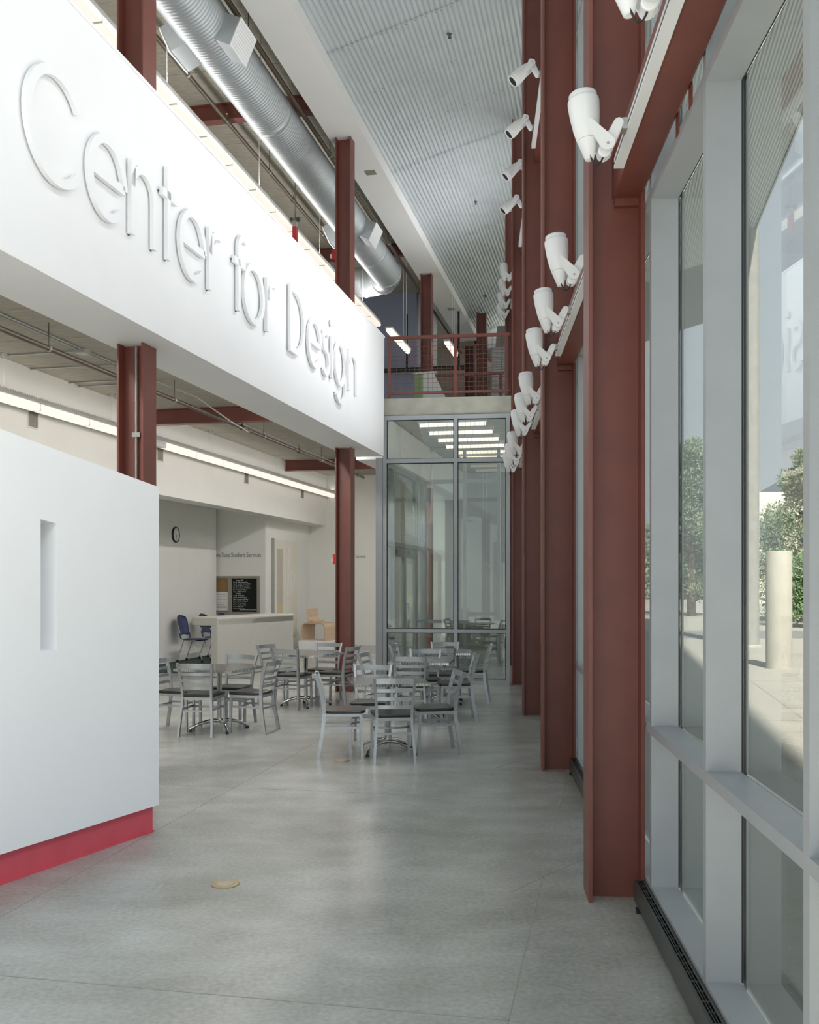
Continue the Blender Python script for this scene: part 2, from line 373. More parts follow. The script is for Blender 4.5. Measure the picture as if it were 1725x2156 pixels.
hw = .033 / PL
for i, t in enumerate(TM): pbox(MB(), t - hw, t + hw, -.06, .06, 0, 4.53).build('mullion', 'alu', w2)
pbox(MB(), -.026, TM[0] - hw - .002, -.08, .08, 0, 3.82).build('jamb', 'alu', w2)
for z0, z1 in ((0, .09), (.865, .925), (3.73, 3.80), (4.46, 4.53)):
    for a, b in ((TM[0], TM[1]), (TM[1], TM[2])): pbox(MB(), a + hw, b - hw, -.055, .055, z0, z1).build('transom', 'alu', w2)
for z0, z1 in ((.09, .865), (.925, 3.73), (3.80, 4.46)):
    for a, b in ((TM[0], TM[1]), (TM[1], TM[2])):
        p = pbox(MB(), a + hw, b - hw, -.006, .006, z0, z1).build('glass_pane', 'pglass', w2)
        g = MB(); e = .012 / PL
        pbox(g, a + hw, a + hw + e, -.01, .01, z0, z1); pbox(g, b - hw - e, b - hw, -.01, .01, z0, z1)
        pbox(g, a + hw, b - hw, -.01, .01, z1 - .012, z1); pbox(g, a + hw, b - hw, -.01, .01, z0, z0 + .012)
        g.build('gasket', 'gasket', p)
# ---------------------------------------------------------------- glazed curtain wall on the right
w1 = empty('window_1'); struct(w1)
UI = U(.93, 'R'); UO = UI + .14
MY = [2.704 + 1.21 * k for k in range(-1, 21)]
def rv(y): return V(.93, y, 'R')
def ztop_at(y):
    X = 1.0 + SR * y; return zc(X * math.cos(AL) - y * math.sin(AL)) - .06
for i, y in enumerate(MY):
    v = rv(y); zt = ztop_at(y)
    m = MB('R').box(UI, UO, v, v + .05, 0.0, zt).build('mullion', 'alu', w1)
    MB('R').box(UO, UO + .008, v + .004, v + .046, .148, zt).build('gasket', 'gasket', m)
    MB('R').box(UO + .0205, UO + .027, v, v + .05, 0.0, zt).build('outer_cap', 'alu', m)
    if i == len(MY) - 1: break
    v2 = rv(MY[i + 1]); zt = min(zt, ztop_at(MY[i + 1]))
    hs = ((0.0, .148), (.9475, .995), (3.77, 3.82), (6.76, 6.81))
    for z0, z1 in hs:
        b = MB('R').box(UI, UO, v + .05, v2, z0, z1).build('sill' if z0 == 0 else 'transom', 'alu', w1)
        if z0: MB('R').box(UO, UO + .008, v + .05, v2, z0 + .004, z1 - .004).build('gasket', 'gasket', b)
    for z0, z1 in ((.148, .9475), (.995, 3.77), (3.82, 6.76), (6.81, zt)):
        MB('R').box(UO + .0085, UO + .0185, v + .046, v2 + .004, z0, z1).build('glass_pane', 'glass', w1)
# ---------------------------------------------------------------- steel columns
def isec(mb, u0, u1, v0, v1, tf, tw, z0, z1):
    vm = (v0 + v1) / 2
    return mb.box(u0, u0 + tf, v0, v1, z0, z1).box(u1 - tf, u1, v0, v1, z0, z1).box(u0 + tf, u1 - tf, vm - tw / 2, vm + tw / 2, z0, z1)
CY = [5.32 + 3.635 * k for k in range(5)]
rl = ['red steel column standing nearest, beside the near end of the glazed wall', 'second red steel column along the glazed wall from the camera', 'third red steel column along the glazed wall, beside the right edge of the corrugated ceiling',
      'fourth red steel column, where the glass screen meets the glazed wall', 'red steel column seen behind the guard rail at the far end of the glazed wall']
for k, y in enumerate(CY):
    v = V(.623, y, 'R'); X = .77 + SR * y
    zt = zc(X * math.cos(AL) - y * math.sin(AL)) - .10
    isec(MB('R'), U(.623, 'R'), U(.9275, 'R'), v, v + .25, .020, .016, 0, zt).build('x', 'red').name = 'steel_column'
    o = bpy.data.objects['steel_column' if k == 0 else 'steel_column.%03d' % k]; tag(o, rl[k], 'column', 'red steel columns along the glazed wall')
ll = [(8.62, 'red steel column behind the low white wall, rising through the lettered bulkhead'), (15.37, 'slim red steel column in mid hall standing behind the tables and through the bulkhead'),
      (22.2, 'dark red steel column at the end of the spiral duct, behind the guard rail'), (29.0, 'farthest red steel column, on the upper floor far behind the guard rail')]
for y, lab in ll:
    v = V(-4.2, y); lo = 4.83 if y > 28 else 0
    o = isec(MB('L'), U(-4.2) - .125, U(-4.2) + .125, v - .125, v + .125, .018, .012, lo, 8.7).build('steel_column', 'red'); tag(o, lab, 'column', 'red steel columns along the bulkhead')
    if y < 9:
        MB('L').tube([(U(-4.2) + .01, v - .03, 0), (U(-4.2) + .01, v - .03, 3.82)], .013, 8).build('conduit', 'conduit', o)
        MB('L').box(U(-4.2) - .02, U(-4.2) + .055, v - .05, v - .008, 3.02, 3.06).build('conduit_clip', 'conduit', o)
# beams between the columns, tracks and spotlights
BZ = [3.885, 3.755, 3.665, 3.60]
bt = ['red steel beam running from the nearest column towards the camera, carrying a light track', 'red steel beam between the nearest and the second column of the glazed wall', 'red steel beam between the second and third column of the glazed wall', 'red steel beam between the third and fourth column of the glazed wall']
UT0, UT1 = U(.714, 'R'), U(.764, 'R')
def track(v0, v1, z0, label, grp):
    t = thing('light_track', label, 'light track', group=grp)
    MB('R').box(UT0 + .006, UT1, v0, v1, z0, z0 + .05).build('track_body', 'lamp', t)
    MB('R').box(UT0, UT0 + .006, v0, v1, z0, z0 + .016).box(UT0, UT0 + .006, v0, v1, z0 + .034, z0 + .05).build('track_lip', 'lamp', t)
    MB('R').box(UT0 + .003, UT0 + .006, v0 + .02, v1 - .02, z0 + .016, z0 + .034).build('track_slot', 'slot', t)
trl = ['white light track on the beam in front of the nearest red column', 'white light track on the beam just behind the nearest red column', 'white light track on the beam just behind the second red column', 'white light track on the low beam between third and fourth red columns']
for k in range(4):
    ya = -2.0 if k == 0 else CY[k - 1] + .142; yb = CY[k] + .112
    va, vb_ = V(.85, ya, 'R'), V(.85, yb, 'R'); z = BZ[k]
    o = MB('R').box(UT1 + .001, U(.925, 'R'), va, vb_, z - .006, z + .25).build('steel_beam', 'red', bevel=.012); tag(o, bt[k], 'beam', 'red beams along the glazed wall')
    MB('R').box(UT1 + .012, U(.925, 'R') - .01, vb_ - .05, vb_ - .0, z - .05, z - .007).build('end_plate', 'red', o)
    track(V(.74, ya + (0 if k == 0 else .28), 'R'), V(.74, CY[k] - .33, 'R'), z - .012, trl[k], 'light tracks on the low beams')
for k in (0,):
    for y in (4.15, 4.42): MB('R').box(U(.925, 'R'), UI, V(.93, y, 'R'), V(.93, y + .06, 'R'), 3.80, 3.90).build('bracket', 'red', bpy.data.objects['steel_beam'])
for k in (2, 3, 4):
    ya, yb = CY[k - 1] + .142, CY[k] + .112
    o = MB('R').box(UT1 + .001, U(.925, 'R'), V(.85, ya, 'R'), V(.85, yb, 'R'), 7.20, 7.42).build('steel_beam', 'red'); tag(o, ['upper red steel beam between the second and third column of the glazed wall', 'upper red steel beam between the third and fourth column of the glazed wall', 'upper red steel beam behind the fourth column of the glazed wall'][k - 2], 'beam', 'red beams along the glazed wall')
    track(V(.74, ya + .1, 'R'), V(.74, CY[k] - .33, 'R'), 7.19, ['short white light track high up behind the second red column', 'short white light track high up behind the third red column', 'white light track high up behind the fourth red column'][k - 2], 'light tracks on the high beams')
UPW, DNW = 14.0, 27.0
# spotlight: origin at the track, body hangs out to the left (-x)
def arm_plate(mb, p, q, w0, w1, y0, y1):          # rounded plate from p to q in the x-z plane
    p = Vector(p); q = Vector(q); d = (q - p).normalized(); a = Vector((-d.y, d.x)); poly = []
    for k in range(7):
        t = math.pi / 2 + math.pi * k / 6; poly.append(p + (d * math.cos(t) + a * math.sin(t)) * w0)
    for k in range(7):
        t = -math.pi / 2 + math.pi * k / 6; poly.append(q + (d * math.cos(t) + a * math.sin(t)) * w1)
    return mb.hexa([(v.x, y0, v.y) for v in poly], [(v.x, y1, v.y) for v in poly])
def make_spot(name, up, label):
    s = 1 if up else -1
    t = thing(name, label, 'spotlight')
    arm_plate(MB(), (-.040, .004 * s), (-.108, -.128 * s), .024, .030, -.034, .034).build('bracket_arm', 'lamp', t, bevel=.006)
    MB().box(-.024, .0, -.030, .030, -.026, .026).build('track_adapter', 'conduit', t)
    piv = Vector((-.185, 0, -.008 * s))
    for y in (-.062, .050):
        o = arm_plate(MB(), (-.180, -.004 * s), (-.098, -.100 * s), .018, .036, y, y + .012).build('yoke_plate', 'lamp', t)
        MB().lathe([(.007, 0), (.006, .004)], (-.095, y if y < 0 else y + .012, -.105 * s), (0, -1 if y < 0 else 1, 0), 8).build('yoke_bolt', 'conduit', o)
    ax = Vector((-.085, .12, .99)).normalized() if up else Vector((-.62, -.10, -.62)).normalized()
    prof = [(.012, -.168), (.020, -.166), (.046, -.076), (.0475, -.074), (.060, -.02), (.070, .05), (.0745, .115), (.0735, .128), (.0665, .134), (.0665, .136), (.066, .158), (.060, .160), (.057, .150)]
    c = Vector((-.190, 0, 0)) if up else Vector((-.195, 0, .03))
    MB().lathe(prof, c, ax, 28).build('lamp_body', 'lamp', t)
    MB().lathe([(.0478, -.0745), (.0478, -.0725)], c, ax, 28).build('body_seam', 'conduit', t)
    MB().lathe([(.0674, .1325), (.0674, .1345)], c, ax, 28).build('rim_seam', 'conduit', t)
    MB().lathe([(.056, .146), (.056, .151)], c, ax, 24).build('lens', 'slot', t)
    e = c - ax * .15; q = Vector((-.105, 0, -.135 * s))
    pts = []
    for k in range(9):
        f = k / 8; p = e.lerp(q, f); p.z -= s * .055 * math.sin(math.pi * f); p.y -= .02; pts.append(p)
    MB().tube(pts, .0042, 6).build('cable', 'black', t)
    return t
sp_up = make_spot('spotlight', True, '')
sp_dn = make_spot('spotlight', False, '')
lowl = [(3.40, 0), (4.57, 0), (6.10, 1), (7.25, 1), (8.40, 1), (9.75, 2), (10.85, 2), (11.9, 2), (13.25, 3), (14.4, 3), (15.4, 3)]
ordn = ['topmost white uplight, cut off by the top edge of the photo, on the near track', 'largest white cone uplight, on the track just in front of the nearest red column', 'white uplight directly left of the nearest red column, next below the largest one',
        'white uplight third down the row, middle one on the track behind the nearest column', 'white uplight at the far end of the track behind the nearest column', 'first white uplight on the track behind the second red column',
        'middle white uplight on the track behind the second red column', 'last white uplight on the track behind the second red column', 'uppermost of three small uplights overlapping the top right of the glass screen',
        'middle one of three small uplights overlapping the glass screen', 'lowest and smallest uplight of the low row, beside the glass screen']
first = {True: True, False: True}
def spot(up, y, z, label, grp):
    src = sp_up if up else sp_dn
    o = src if first[up] else copy_tree(src)
    first[up] = False
    o.location = xf((UT0, V(.714, y, 'R'), z), 'R'); o.rotation_euler = (0, 0, -AR); o['label'] = label; o['group'] = grp
    ld = bpy.data.lights.new('spot_lamp', 'SPOT'); ld.energy = UPW if up else DNW; ld.spot_size = math.radians(140 if up else 125); ld.spot_blend = 1.0; ld.shadow_soft_size = .25; ld.color = (.98, .98, 1)
    lo = bpy.data.objects.new('spot_lamp', ld); COL.objects.link(lo); lo.parent = o
    d = Vector((-.62, .05, .78)) if up else Vector((-.86, -.10, -.50)); lo.location = (-.215, .02, .19) if up else (-.32, -.02, -.10); lo.rotation_euler = d.to_track_quat('-Z', 'Y').to_euler()
for (y, b), lab in zip(lowl, ordn): spot(True, y, BZ[b] + .013, lab, 'uplights on the low tracks')
for y, lab in zip((10.5, 11.75, 13.0, 14.2), ['topmost white spotlight aimed downward, beside the corrugated ceiling', 'second white spotlight from the top aimed downward, beside the corrugated ceiling', 'third white downward spotlight beside the corrugated ceiling, half hidden by a column', 'lowest of the four white downward spotlights beside the corrugated ceiling']):
    spot(False, y, 7.215, lab, 'downlights on the high tracks')
for y, lab in zip((17.3, 18.2, 19.05, 19.8), ['uppermost of four tiny white uplights above the guard rail', 'second from top of four tiny white uplights above the guard rail', 'third from top of four tiny white uplights above the guard rail', 'lowest of four tiny white uplights above the guard rail']):
    spot(True, y, 7.215, lab, 'uplights on the high track')
# baseboard heaters
for k, (ya, yb, lab) in enumerate(((-2.5, 5.30, 'long dark bronze baseboard heater on the floor under the near windows'), (5.72, 8.94, 'dark baseboard heater under the windows between the first two red columns'))):
    t = thing('baseboard_heater', lab, 'heater', group='heaters along the glazed wall')
    h0, h1 = U(.868, 'R') - (0 if k == 0 else .0), UI - .004; va, vb_ = V(.87, ya, 'R'), V(.87, yb, 'R')
    MB('R').box(h0, h0 + .004, va, vb_, .025, .128).box(h0 + .004, h1, va, vb_, .02, .027).box(h1 - .004, h1, va, vb_, .027, .128).box(h0, h1, vb_ - .004, vb_, .025, .128).build('enclosure', 'bronze', t)
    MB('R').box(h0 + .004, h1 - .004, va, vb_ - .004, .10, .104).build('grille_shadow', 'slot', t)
    g = MB('R').box(h0, h0 + .013, va, vb_, .128, .131).box(h1 - .013, h1, va, vb_, .128, .131)
    w = (h1 - h0 - .026) / 3
    for j in (1, 2): g.box(h0 + .013 + w * j - .0018, h0 + .013 + w * j + .0018, va, vb_, .126, .130)
    vv = vb_ - .006; g.box(h0 + .012, h1 - .012, vb_ - .012, vb_, .128, .131)
    while vv > max(va, -1):
        vv -= .095; g.box(h0 + .012, h1 - .012, vv, vv + .008, .126, .1305)
    g.build('grille', 'bronze', t)
    MB('R').box(h0 - .012, h0 + .03, vb_ - .16, vb_ - .12, 0, .025).build('foot', 'black', t)
# ================================================================= LETTERING
sign = thing('wall_lettering', 'large thin raised white letters reading Center for Design on the white bulkhead', 'sign')
SW, SD, SU = .068, .035, U(-3.82)
def stroke(pts, closed=False):                   # flat ribbon along pts (v, z) -> extruded solid standing off the wall
    pts = [Vector(p) for p in pts]; n = len(pts); L, R = [], []
    for i, p in enumerate(pts):
        a = pts[i - 1] if (i or closed) else p; b = pts[(i + 1) % n] if (i < n - 1 or closed) else p
        d1 = (p - a).normalized() if p != a else (b - p).normalized(); d2 = (b - p).normalized() if b != p else d1
        nn = Vector((-(d1.y + d2.y), d1.x + d2.x)).normalized(); k = 1 / max(.5, nn.dot(Vector((-d1.y, d1.x))))
        L.append(p + nn * SW / 2 * k); R.append(p - nn * SW / 2 * k)
    vs = []; fs = []; u0, u1 = SU + .014, SU + .014 + SD
    for l, r in zip(L, R): vs += [(u0, l.x, l.y), (u0, r.x, r.y), (u1, r.x, r.y), (u1, l.x, l.y)]
    m = n if closed else n - 1
    for i in range(m):
        a, b = i * 4, ((i + 1) % n) * 4
        for k in range(4): fs.append((a + k, a + (k + 1) % 4, b + (k + 1) % 4, b + k))
    if not closed: fs += [(3, 2, 1, 0), tuple(4 * (n - 1) + k for k in range(4))]
    return vs, fs
def arc(cx, cz, rx, rz, a0, a1, n=28): return [(cx + rx * math.cos(math.radians(a0 + (a1 - a0) * k / n)), cz + rz * math.sin(math.radians(a0 + (a1 - a0) * k / n))) for k in range(n + 1)]
BL, XH = 4.49, 5.06
H = (XH - BL) / 2; MZ = (XH + BL) / 2
def letter(*strokes):
    mb = MB('L'); pins = MB('L')
    for st in strokes:
        c = isinstance(st, tuple); pts = st[0] if c else st
        vs, fs = stroke(pts, c); mb.raw(vs, fs)
        for p in (pts[0], pts[len(pts) // 2], pts[-1]): pins.box(SU, SU + .016, p[0] - .006, p[0] + .006, p[1] - .006, p[1] + .006)
    o = mb.build('letter', 'white', sign); pins.build('mounting_pin', 'bolt', o); return o
letter(arc(6.02, 4.85, .345, .365, 38, 318, 36))
for cx in (6.70, 8.22, 11.92): letter([(cx - .22, MZ), (cx + .25, MZ)] , arc(cx, MZ, .255, H, 0, 318, 34))
letter([(7.085, BL), (7.085, XH + .02)], arc(7.275, MZ + .10, .19, H - .10, 180, 0, 18) + [(7.465, BL)])
letter([(7.72, BL), (7.72, 5.28)], [(7.60, 5.04), (7.88, 5.04)])
letter([(8.60, BL), (8.60, XH + .02)], arc(8.80, MZ + .06, .20, H - .06, 180, 75, 10))
letter([(9.33, BL), (9.33, 5.10)] + arc(9.46, 5.14, .13, .12, 180, 60, 10), [(9.20, 4.98), (9.50, 4.98)])
letter((arc(9.76, MZ, .275, H, 0, 350, 35),))
letter([(10.17, BL), (10.17, XH + .02)], arc(10.37, MZ + .06, .20, H - .06, 180, 75, 10))
letter(([(10.96, BL), (10.96, 5.22)] + arc(11.12, 4.855, .36, .365, 90, -90, 22),))
letter(arc(12.42, 4.925, .125, .125, 40, 270, 14) + arc(12.42, 4.645, .135, .155, 90, -140, 16)[1:])
letter([(12.70, BL), (12.70, XH)], [(12.70, 5.20), (12.70, 5.27)])
letter((arc(13.12, MZ, .24, H, 0, 350, 35),), [(13.37, XH), (13.37, 4.44)] + arc(13.13, 4.44, .24, .20, 0, -150, 16))
letter([(13.58, BL), (13.58, XH + .02)], arc(13.80, MZ + .10, .21, H - .10, 180, 0, 18) + [(14.01, BL)])
# ================================================================= DUCT, PIPES, CONDUITS
DU, DZ, DR = U(-5.0), 8.58, .325
vd1 = V(-5.0, 21.6)
duct = thing('spiral_duct', 'big galvanised spiral air duct running under the upper ceiling behind the bulkhead', 'air duct')
prof = []; v = -3.0
pts, rr = [], []
while v < vd1 - .06:
    for dv, dr in ((0, 0), (.040, 0), (.050, .008)): pts.append((DU, v + dv, DZ)); rr.append(DR + dr)
    v += .06
pts.append((DU, vd1, DZ)); rr.append(DR)
MB('L').tube(pts, rr, 40, cap=False, up=(0, 0, 1)).build('spiral_pipe', 'galv', duct)
for v in [V(-5, y) for y in (2.5, 7, 14.2, 20.2)]: MB('L').lathe([(DR + .004, -.05), (DR + .013, -.045), (DR + .013, .045), (DR + .004, .05)], (DU, v, DZ), (0, 1, 0), 40).build('coupling_band', 'galv', duct)
MB('L').lathe([(DR + .01, 0), (DR + .03, .005), (DR + .03, .02), (DR + .01, .025)], (DU, vd1, DZ), (0, 1, 0), 40).build('end_flange', 'galv', duct)
epts = [(DU, vd1, DZ)] + [(DU - .62 * (1 - math.cos(math.radians(a))), vd1 + .62 * math.sin(math.radians(a)), DZ) for a in (0, 22.5, 45, 67.5, 90)][1:]
MB('L').tube([epts[0], epts[1], epts[2]], DR + .012, 36).tube([epts[2], epts[3], epts[4]], DR + .012, 36).build('elbow', 'galv', duct)
for i in (2, 4):
    p = Vector(epts[i]); d = (Vector(epts[min(i + 1, 4)]) - Vector(epts[i - 1])).normalized() if i < 4 else Vector((-1, 0, 0))
    MB('L').lathe([(DR + .012, -.015), (DR + .035, -.012), (DR + .035, .012), (DR + .012, .015)], p, d, 36).build('elbow_flange', 'galv', duct)
e = epts[4]; MB('L').tube([e, (e[0] - 1.6, e[1], e[2])], DR + .008, 36).build('branch_pipe', 'galv', duct)
for y in (4.5, 12.0, 18.75):                     # side diffusers, a pair each
    v = V(-4.6, y)
    for s in (1, -1):
        a = math.radians(-24); c, sn = math.cos(a), math.sin(a)
        def rot(p, z, s=s): return (DU + s * (p * c - z * sn), DZ + p * sn + z * c)
        x0, x1, h0, h1 = .26, .50, -.17, .17; box = MB('L')
        A, B, C_, D = rot(x0, h0), rot(x1, h0), rot(x1, h1), rot(x0, h1)
        o = box.hexa([(p[0], v - .25, p[1]) for p in (A, B, C_, D)], [(p[0], v + .25, p[1]) for p in (A, B, C_, D)]).build('side_diffuser', 'galv', duct)
        f = MB('L'); P1, P2, P3, P4 = rot(x1, h0 - .008), rot(x1 + .012, h0 - .008), rot(x1 + .012, h1 + .008), rot(x1, h1 + .008)
        f.hexa([(p[0], v - .26, p[1]) for p in (P1, P2, P3, P4)], [(p[0], v + .26, p[1]) for p in (P1, P2, P3, P4)])
        o2 = f.build('diffuser_face', 'lamp', o)
        b = MB('L')
        for j in range(9):
            h = -.14 + .035 * j; q1, q2, q3, q4 = rot(x1 + .012, h), rot(x1 + .022, h - .006), rot(x1 + .022, h - .001), rot(x1 + .012, h + .006)
            b.hexa([(p[0], v - .235, p[1]) for p in (q1, q2, q3, q4)], [(p[0], v + .235, p[1]) for p in (q1, q2, q3, q4)])
        g = b.build('louver_blades', 'lamp', duct)
for y in (3, 6.2, 9.5, 13.0, 16.5, 20.4):
    v = V(-5, y); MB('L').tube([(DU + .34, v, DZ), (DU + .34, v, 9.45)], .005, 6).tube([(DU - .34, v, DZ), (DU - .34, v, 9.45)], .005, 6).build('hanger_rod', 'conduit', duct)
def sprinkler(name, label, u, z, v0, v1, zceil, vs_head, vs_rod, r=.026, m='steelpipe'):
    t = thing(name, label, 'pipe')
    MB('L').tube([(u, v0, z), (u, v1, z)], r, 10).build('pipe', m, t)
    for v in vs_rod:
        o = MB('L').tube([(u, v, z), (u, v, zceil)], .006, 6).build('hanger_rod', m, t)
        MB('L').lathe([(r + .004, -.012), (r + .010, -.01), (r + .010, .01), (r + .004, .012)], (u, v, z), (0, 1, 0), 12).build('hanger_ring', 'conduit', o)
    for v in vs_head:
        o = MB('L').lathe([(r + .002, -.05), (r + .012, -.045), (r + .012, .045), (r + .002, .05)], (u, v, z), (0, 1, 0), 12).build('pipe_tee', m, t)
        MB('L').lathe([(.018, r), (.018, r + .03), (.009, r + .035), (.009, r + .075), (.024, r + .078), (.022, r + .083)], (u, v, z), (0, 0, 1), 10).build('sprinkler_head', 'brass', o)
    return t
sprinkler('sprinkler_pipe', 'dark sprinkler pipe under the lower concrete ceiling, hung on rods, with upright heads', U(-6.1), 4.27, -2, V(-6.1, 24), 4.55, [V(-6.1, y) for y in (16.1, 19.04, 22)], [V(-6.1, y) for y in (7.2, 10.56, 13.6, 17.1, 20.5, 23.5)], .03)
sprinkler('sprinkler_pipe', 'dark sprinkler pipe on the upper ceiling left of the spiral duct', U(-6.0), 8.92, -2, V(-6, 22), 9.45, [V(-6, y) for y in (11.6, 15.2, 18.4)], [V(-6, y) for y in (10.2, 13.8, 17.1, 20.2)], .032)
sprinkler('sprinkler_pipe', 'thin dark pipe on the upper ceiling between the spiral duct and the white soffit', U(-4.62), 8.74, -2, V(-4.6, 30), 9.45, [], [V(-4.6, y) for y in (8, 12.4, 16.0, 20.2, 25)], .035)
ct = thing('conduit_run', 'thin zinc electrical conduits with a junction box under the lower concrete ceiling', 'conduit')
for du in (0, .05): MB('L').tube([(U(-6.42) + du, -2, 4.535), (U(-6.42) + du, V(-6.4, 13.6), 4.535)], .011, 8).build('conduit', 'conduit', ct)
MB('L').box(U(-6.42) - .04, U(-6.42) + .09, V(-6.4, 11.7), V(-6.4, 11.85), 4.49, 4.55).build('junction_box', 'conduit', ct)
for y, ln in ((11.85, 1.3), (12.6, 1.6), (13.5, 1.5), (13.75, 1.2)):
    v = V(-6.6, y); MB('L').tube([(U(-6.42), v, 4.532), (U(-6.42) - ln, v + .02, 4.532)], .011, 8).build('conduit', 'conduit', ct)
MB('L').tube([(U(-6.42) + .05, V(-6.4, 13.6), 4.535), (U(-6.42) + .3, V(-6.4, 14.4), 4.45), (U(-6.42) + .5, V(-6.4, 15.2), 4.22), (U(-6.0), V(-6.4, 16.2), 4.2)], .011, 8).build('conduit', 'conduit', ct)
for du in (.05,): MB('L').tube([(U(-6.3) + du, V(-6.4, 15.9), 4.40), (U(-6.3) + du, V(-6.4, 21.5), 4.40), (U(-6.0), V(-6.4, 22.6), 4.3)], .014, 8).build('conduit', 'conduit', ct)
# cross beams
for z0, z1, lev, u0 in ((4.30, 4.55, 'lower', -7.65), (9.18, 9.45, 'upper', -9.5)):
    ue1 = U(-4.43) - .012 if lev == 'lower' else U(-4.2) - .126
    for y, n in ((15.37, 'nearer'), (22.2, 'farther')):
        v = V(-4.2, y); mb = MB('L'); mb.box(U(u0) + .004, ue1, v - .085, v + .085, z0, z0 + .014).box(U(u0) + .004, ue1, v - .085, v + .085, z1 - .014, z1).box(U(u0) + .004, ue1, v - .006, v + .006, z0 + .014, z1 - .014)
        tag(mb.build('cross_beam', 'red'), '%s red steel cross beam under the %s concrete ceiling' % (n, lev), 'beam', 'red cross beams under the concrete ceilings')
# ================================================================= LINEAR LIGHTS, VENTS, CEILING FITTINGS
def linear(label, X0, z, y0, sec, n, dark=(), cord_ys=(), ztop=4.55, h=.10, upw=30):
    t = thing('linear_light', label, 'ceiling light'); u = U(X0); va = V(X0, y0)
    MB('L').box(u - .14, u - .02, va, va + sec * n, z - .02, z + h).build('housing', 'lamp', t)
    for k in range(n):
        a, b = va + k * sec + .02, va + (k + 1) * sec - .02
        MB('L').hexa([(u - .02, a, z + h - .012), (u - .13, a, z - .022), (u - .02, a, z - .022 + .0), (u + .0, a, z + .02)], [(u - .02, b, z + h - .012), (u - .13, b, z - .022), (u - .02, b, z - .022), (u + .0, b, z + .02)]).build('lens', 'lamp' if k in dark else 'lens', t)
    f = MB('L'); v = va
    while v < va + sec * n:
        f.hexa([(u - .10, v, z + h), (u + .01, v, z + h - .01), (u - .04, v, z + h + .075)], [(u - .10, v + .003, z + h), (u + .01, v + .003, z + h - .01), (u - .04, v + .003, z + h + .075)]); v += sec / 24
    o = f.build('louver_fins', 'lamp', t); o['kind'] = 'stuff'
    up_l = area('linear_uplight', xf((u - .06, va + sec * n / 2, z + h + .10), 'L'), (0, 0, 1), .10, sec * n, upw); up_l.rotation_euler = (math.pi, 0, -AL)
    for y in cord_ys:
        v = V(X0, y); c = MB('L').tube([(u + 1.1, v - .15, ztop - .03), (u + 1.08, v - .1, ztop - .4), (u - .05, v, z + h)] if False else [(u - .07, v, ztop), (u - .07, v, z + h)], .003, 6).build('hanging_cord', 'lamp', t)
        MB('L').lathe([(.06, 0), (.06, -.03), (.035, -.05)], (u - .07, v, ztop), (0, 0, 1), 14).build('ceiling_canopy', 'conduit', c)
linear('long row of glowing linear lights along the left wall under the lower ceiling', -7.42, 3.98, 9.1, 1.22, 15, (5,), (12.0, 14.6, 18.2, 21.8), 4.55, .085, 5)
linear('long row of glowing linear lights with fins just above the lettered bulkhead', -5.5, 7.83, 6.0, .93, 19, (), (12.2, 15.4, 18.6, 21.8), 9.45, .07, 48)
for y in (12.87, 16.5, 20.4, 24.1, 27.8):
    o = MB('L').box(U(-7.65), U(-7.65) + .012, V(-7.65, y) - .12, V(-7.65, y) + .12, 3.76, 4.0).build('wall_vent', 'wallw')
    tag(o, {12.87: 'square grille nearest the camera, high on the left wall above the low white wall', 16.5: 'square grille on the left wall directly right of the left red column', 20.4: 'third square grille on the left wall, above the clock wall', 24.1: 'fourth square grille on the left wall, above the gallery wall', 27.8: 'farthest square grille on the left wall, beside the slim red column'}[y], 'vent', 'grilles along the left wall')
    b = MB('L')
    for k in range(11): b.box(U(-7.65) + .012, U(-7.65) + .018, V(-7.65, y) - .105 + .019 * k, V(-7.65, y) - .097 + .019 * k, 3.775, 3.985)
    b.build('louver_blades', 'case', o)
    MB('L').box(U(-7.65) + .0121, U(-7.65) + .0135, V(-7.65, y) - .106, V(-7.65, y) + .106, 3.775, 3.985).build('grille_back', 'conduit', o)
for y in (16.6, 25.0):
    o = MB('L').box(U(-4.1) - .09, U(-4.1) + .09, V(-4.1, y) - .09, V(-4.1, y) + .09, 8.692, 8.70).build('soffit_grille', 'case'); tag(o, '%s small square grille in the white soffit strip' % ('nearer' if y < 20 else 'farther'), 'vent')
for (px, Y) in ((947, 13.5), (1002, 19.2), (1022, 25.0), (900, 10.4)):
    X = (px - PX) / F * Y; u = X * math.cos(AL) - Y * math.sin(AL); v = X * math.sin(AL) + Y * math.cos(AL); z = zc(u) - .012
    o = MB('L').lathe([(.035, 0), (.035, -.008), (.012, -.012), (.012, -.04), (.028, -.045), (.026, -.05)], (u, v, z), (0, 0, 1), 10).build('ceiling_sprinkler', 'bolt')
    tag(o, {947: 'small sprinkler head on the corrugated ceiling above the downward spotlights', 1002: 'small sprinkler head in the middle of the corrugated ceiling', 1022: 'small sprinkler head at the far end of the corrugated ceiling', 900: 'small sprinkler head on the corrugated ceiling at the top edge of the photo'}[px], 'sprinkler')
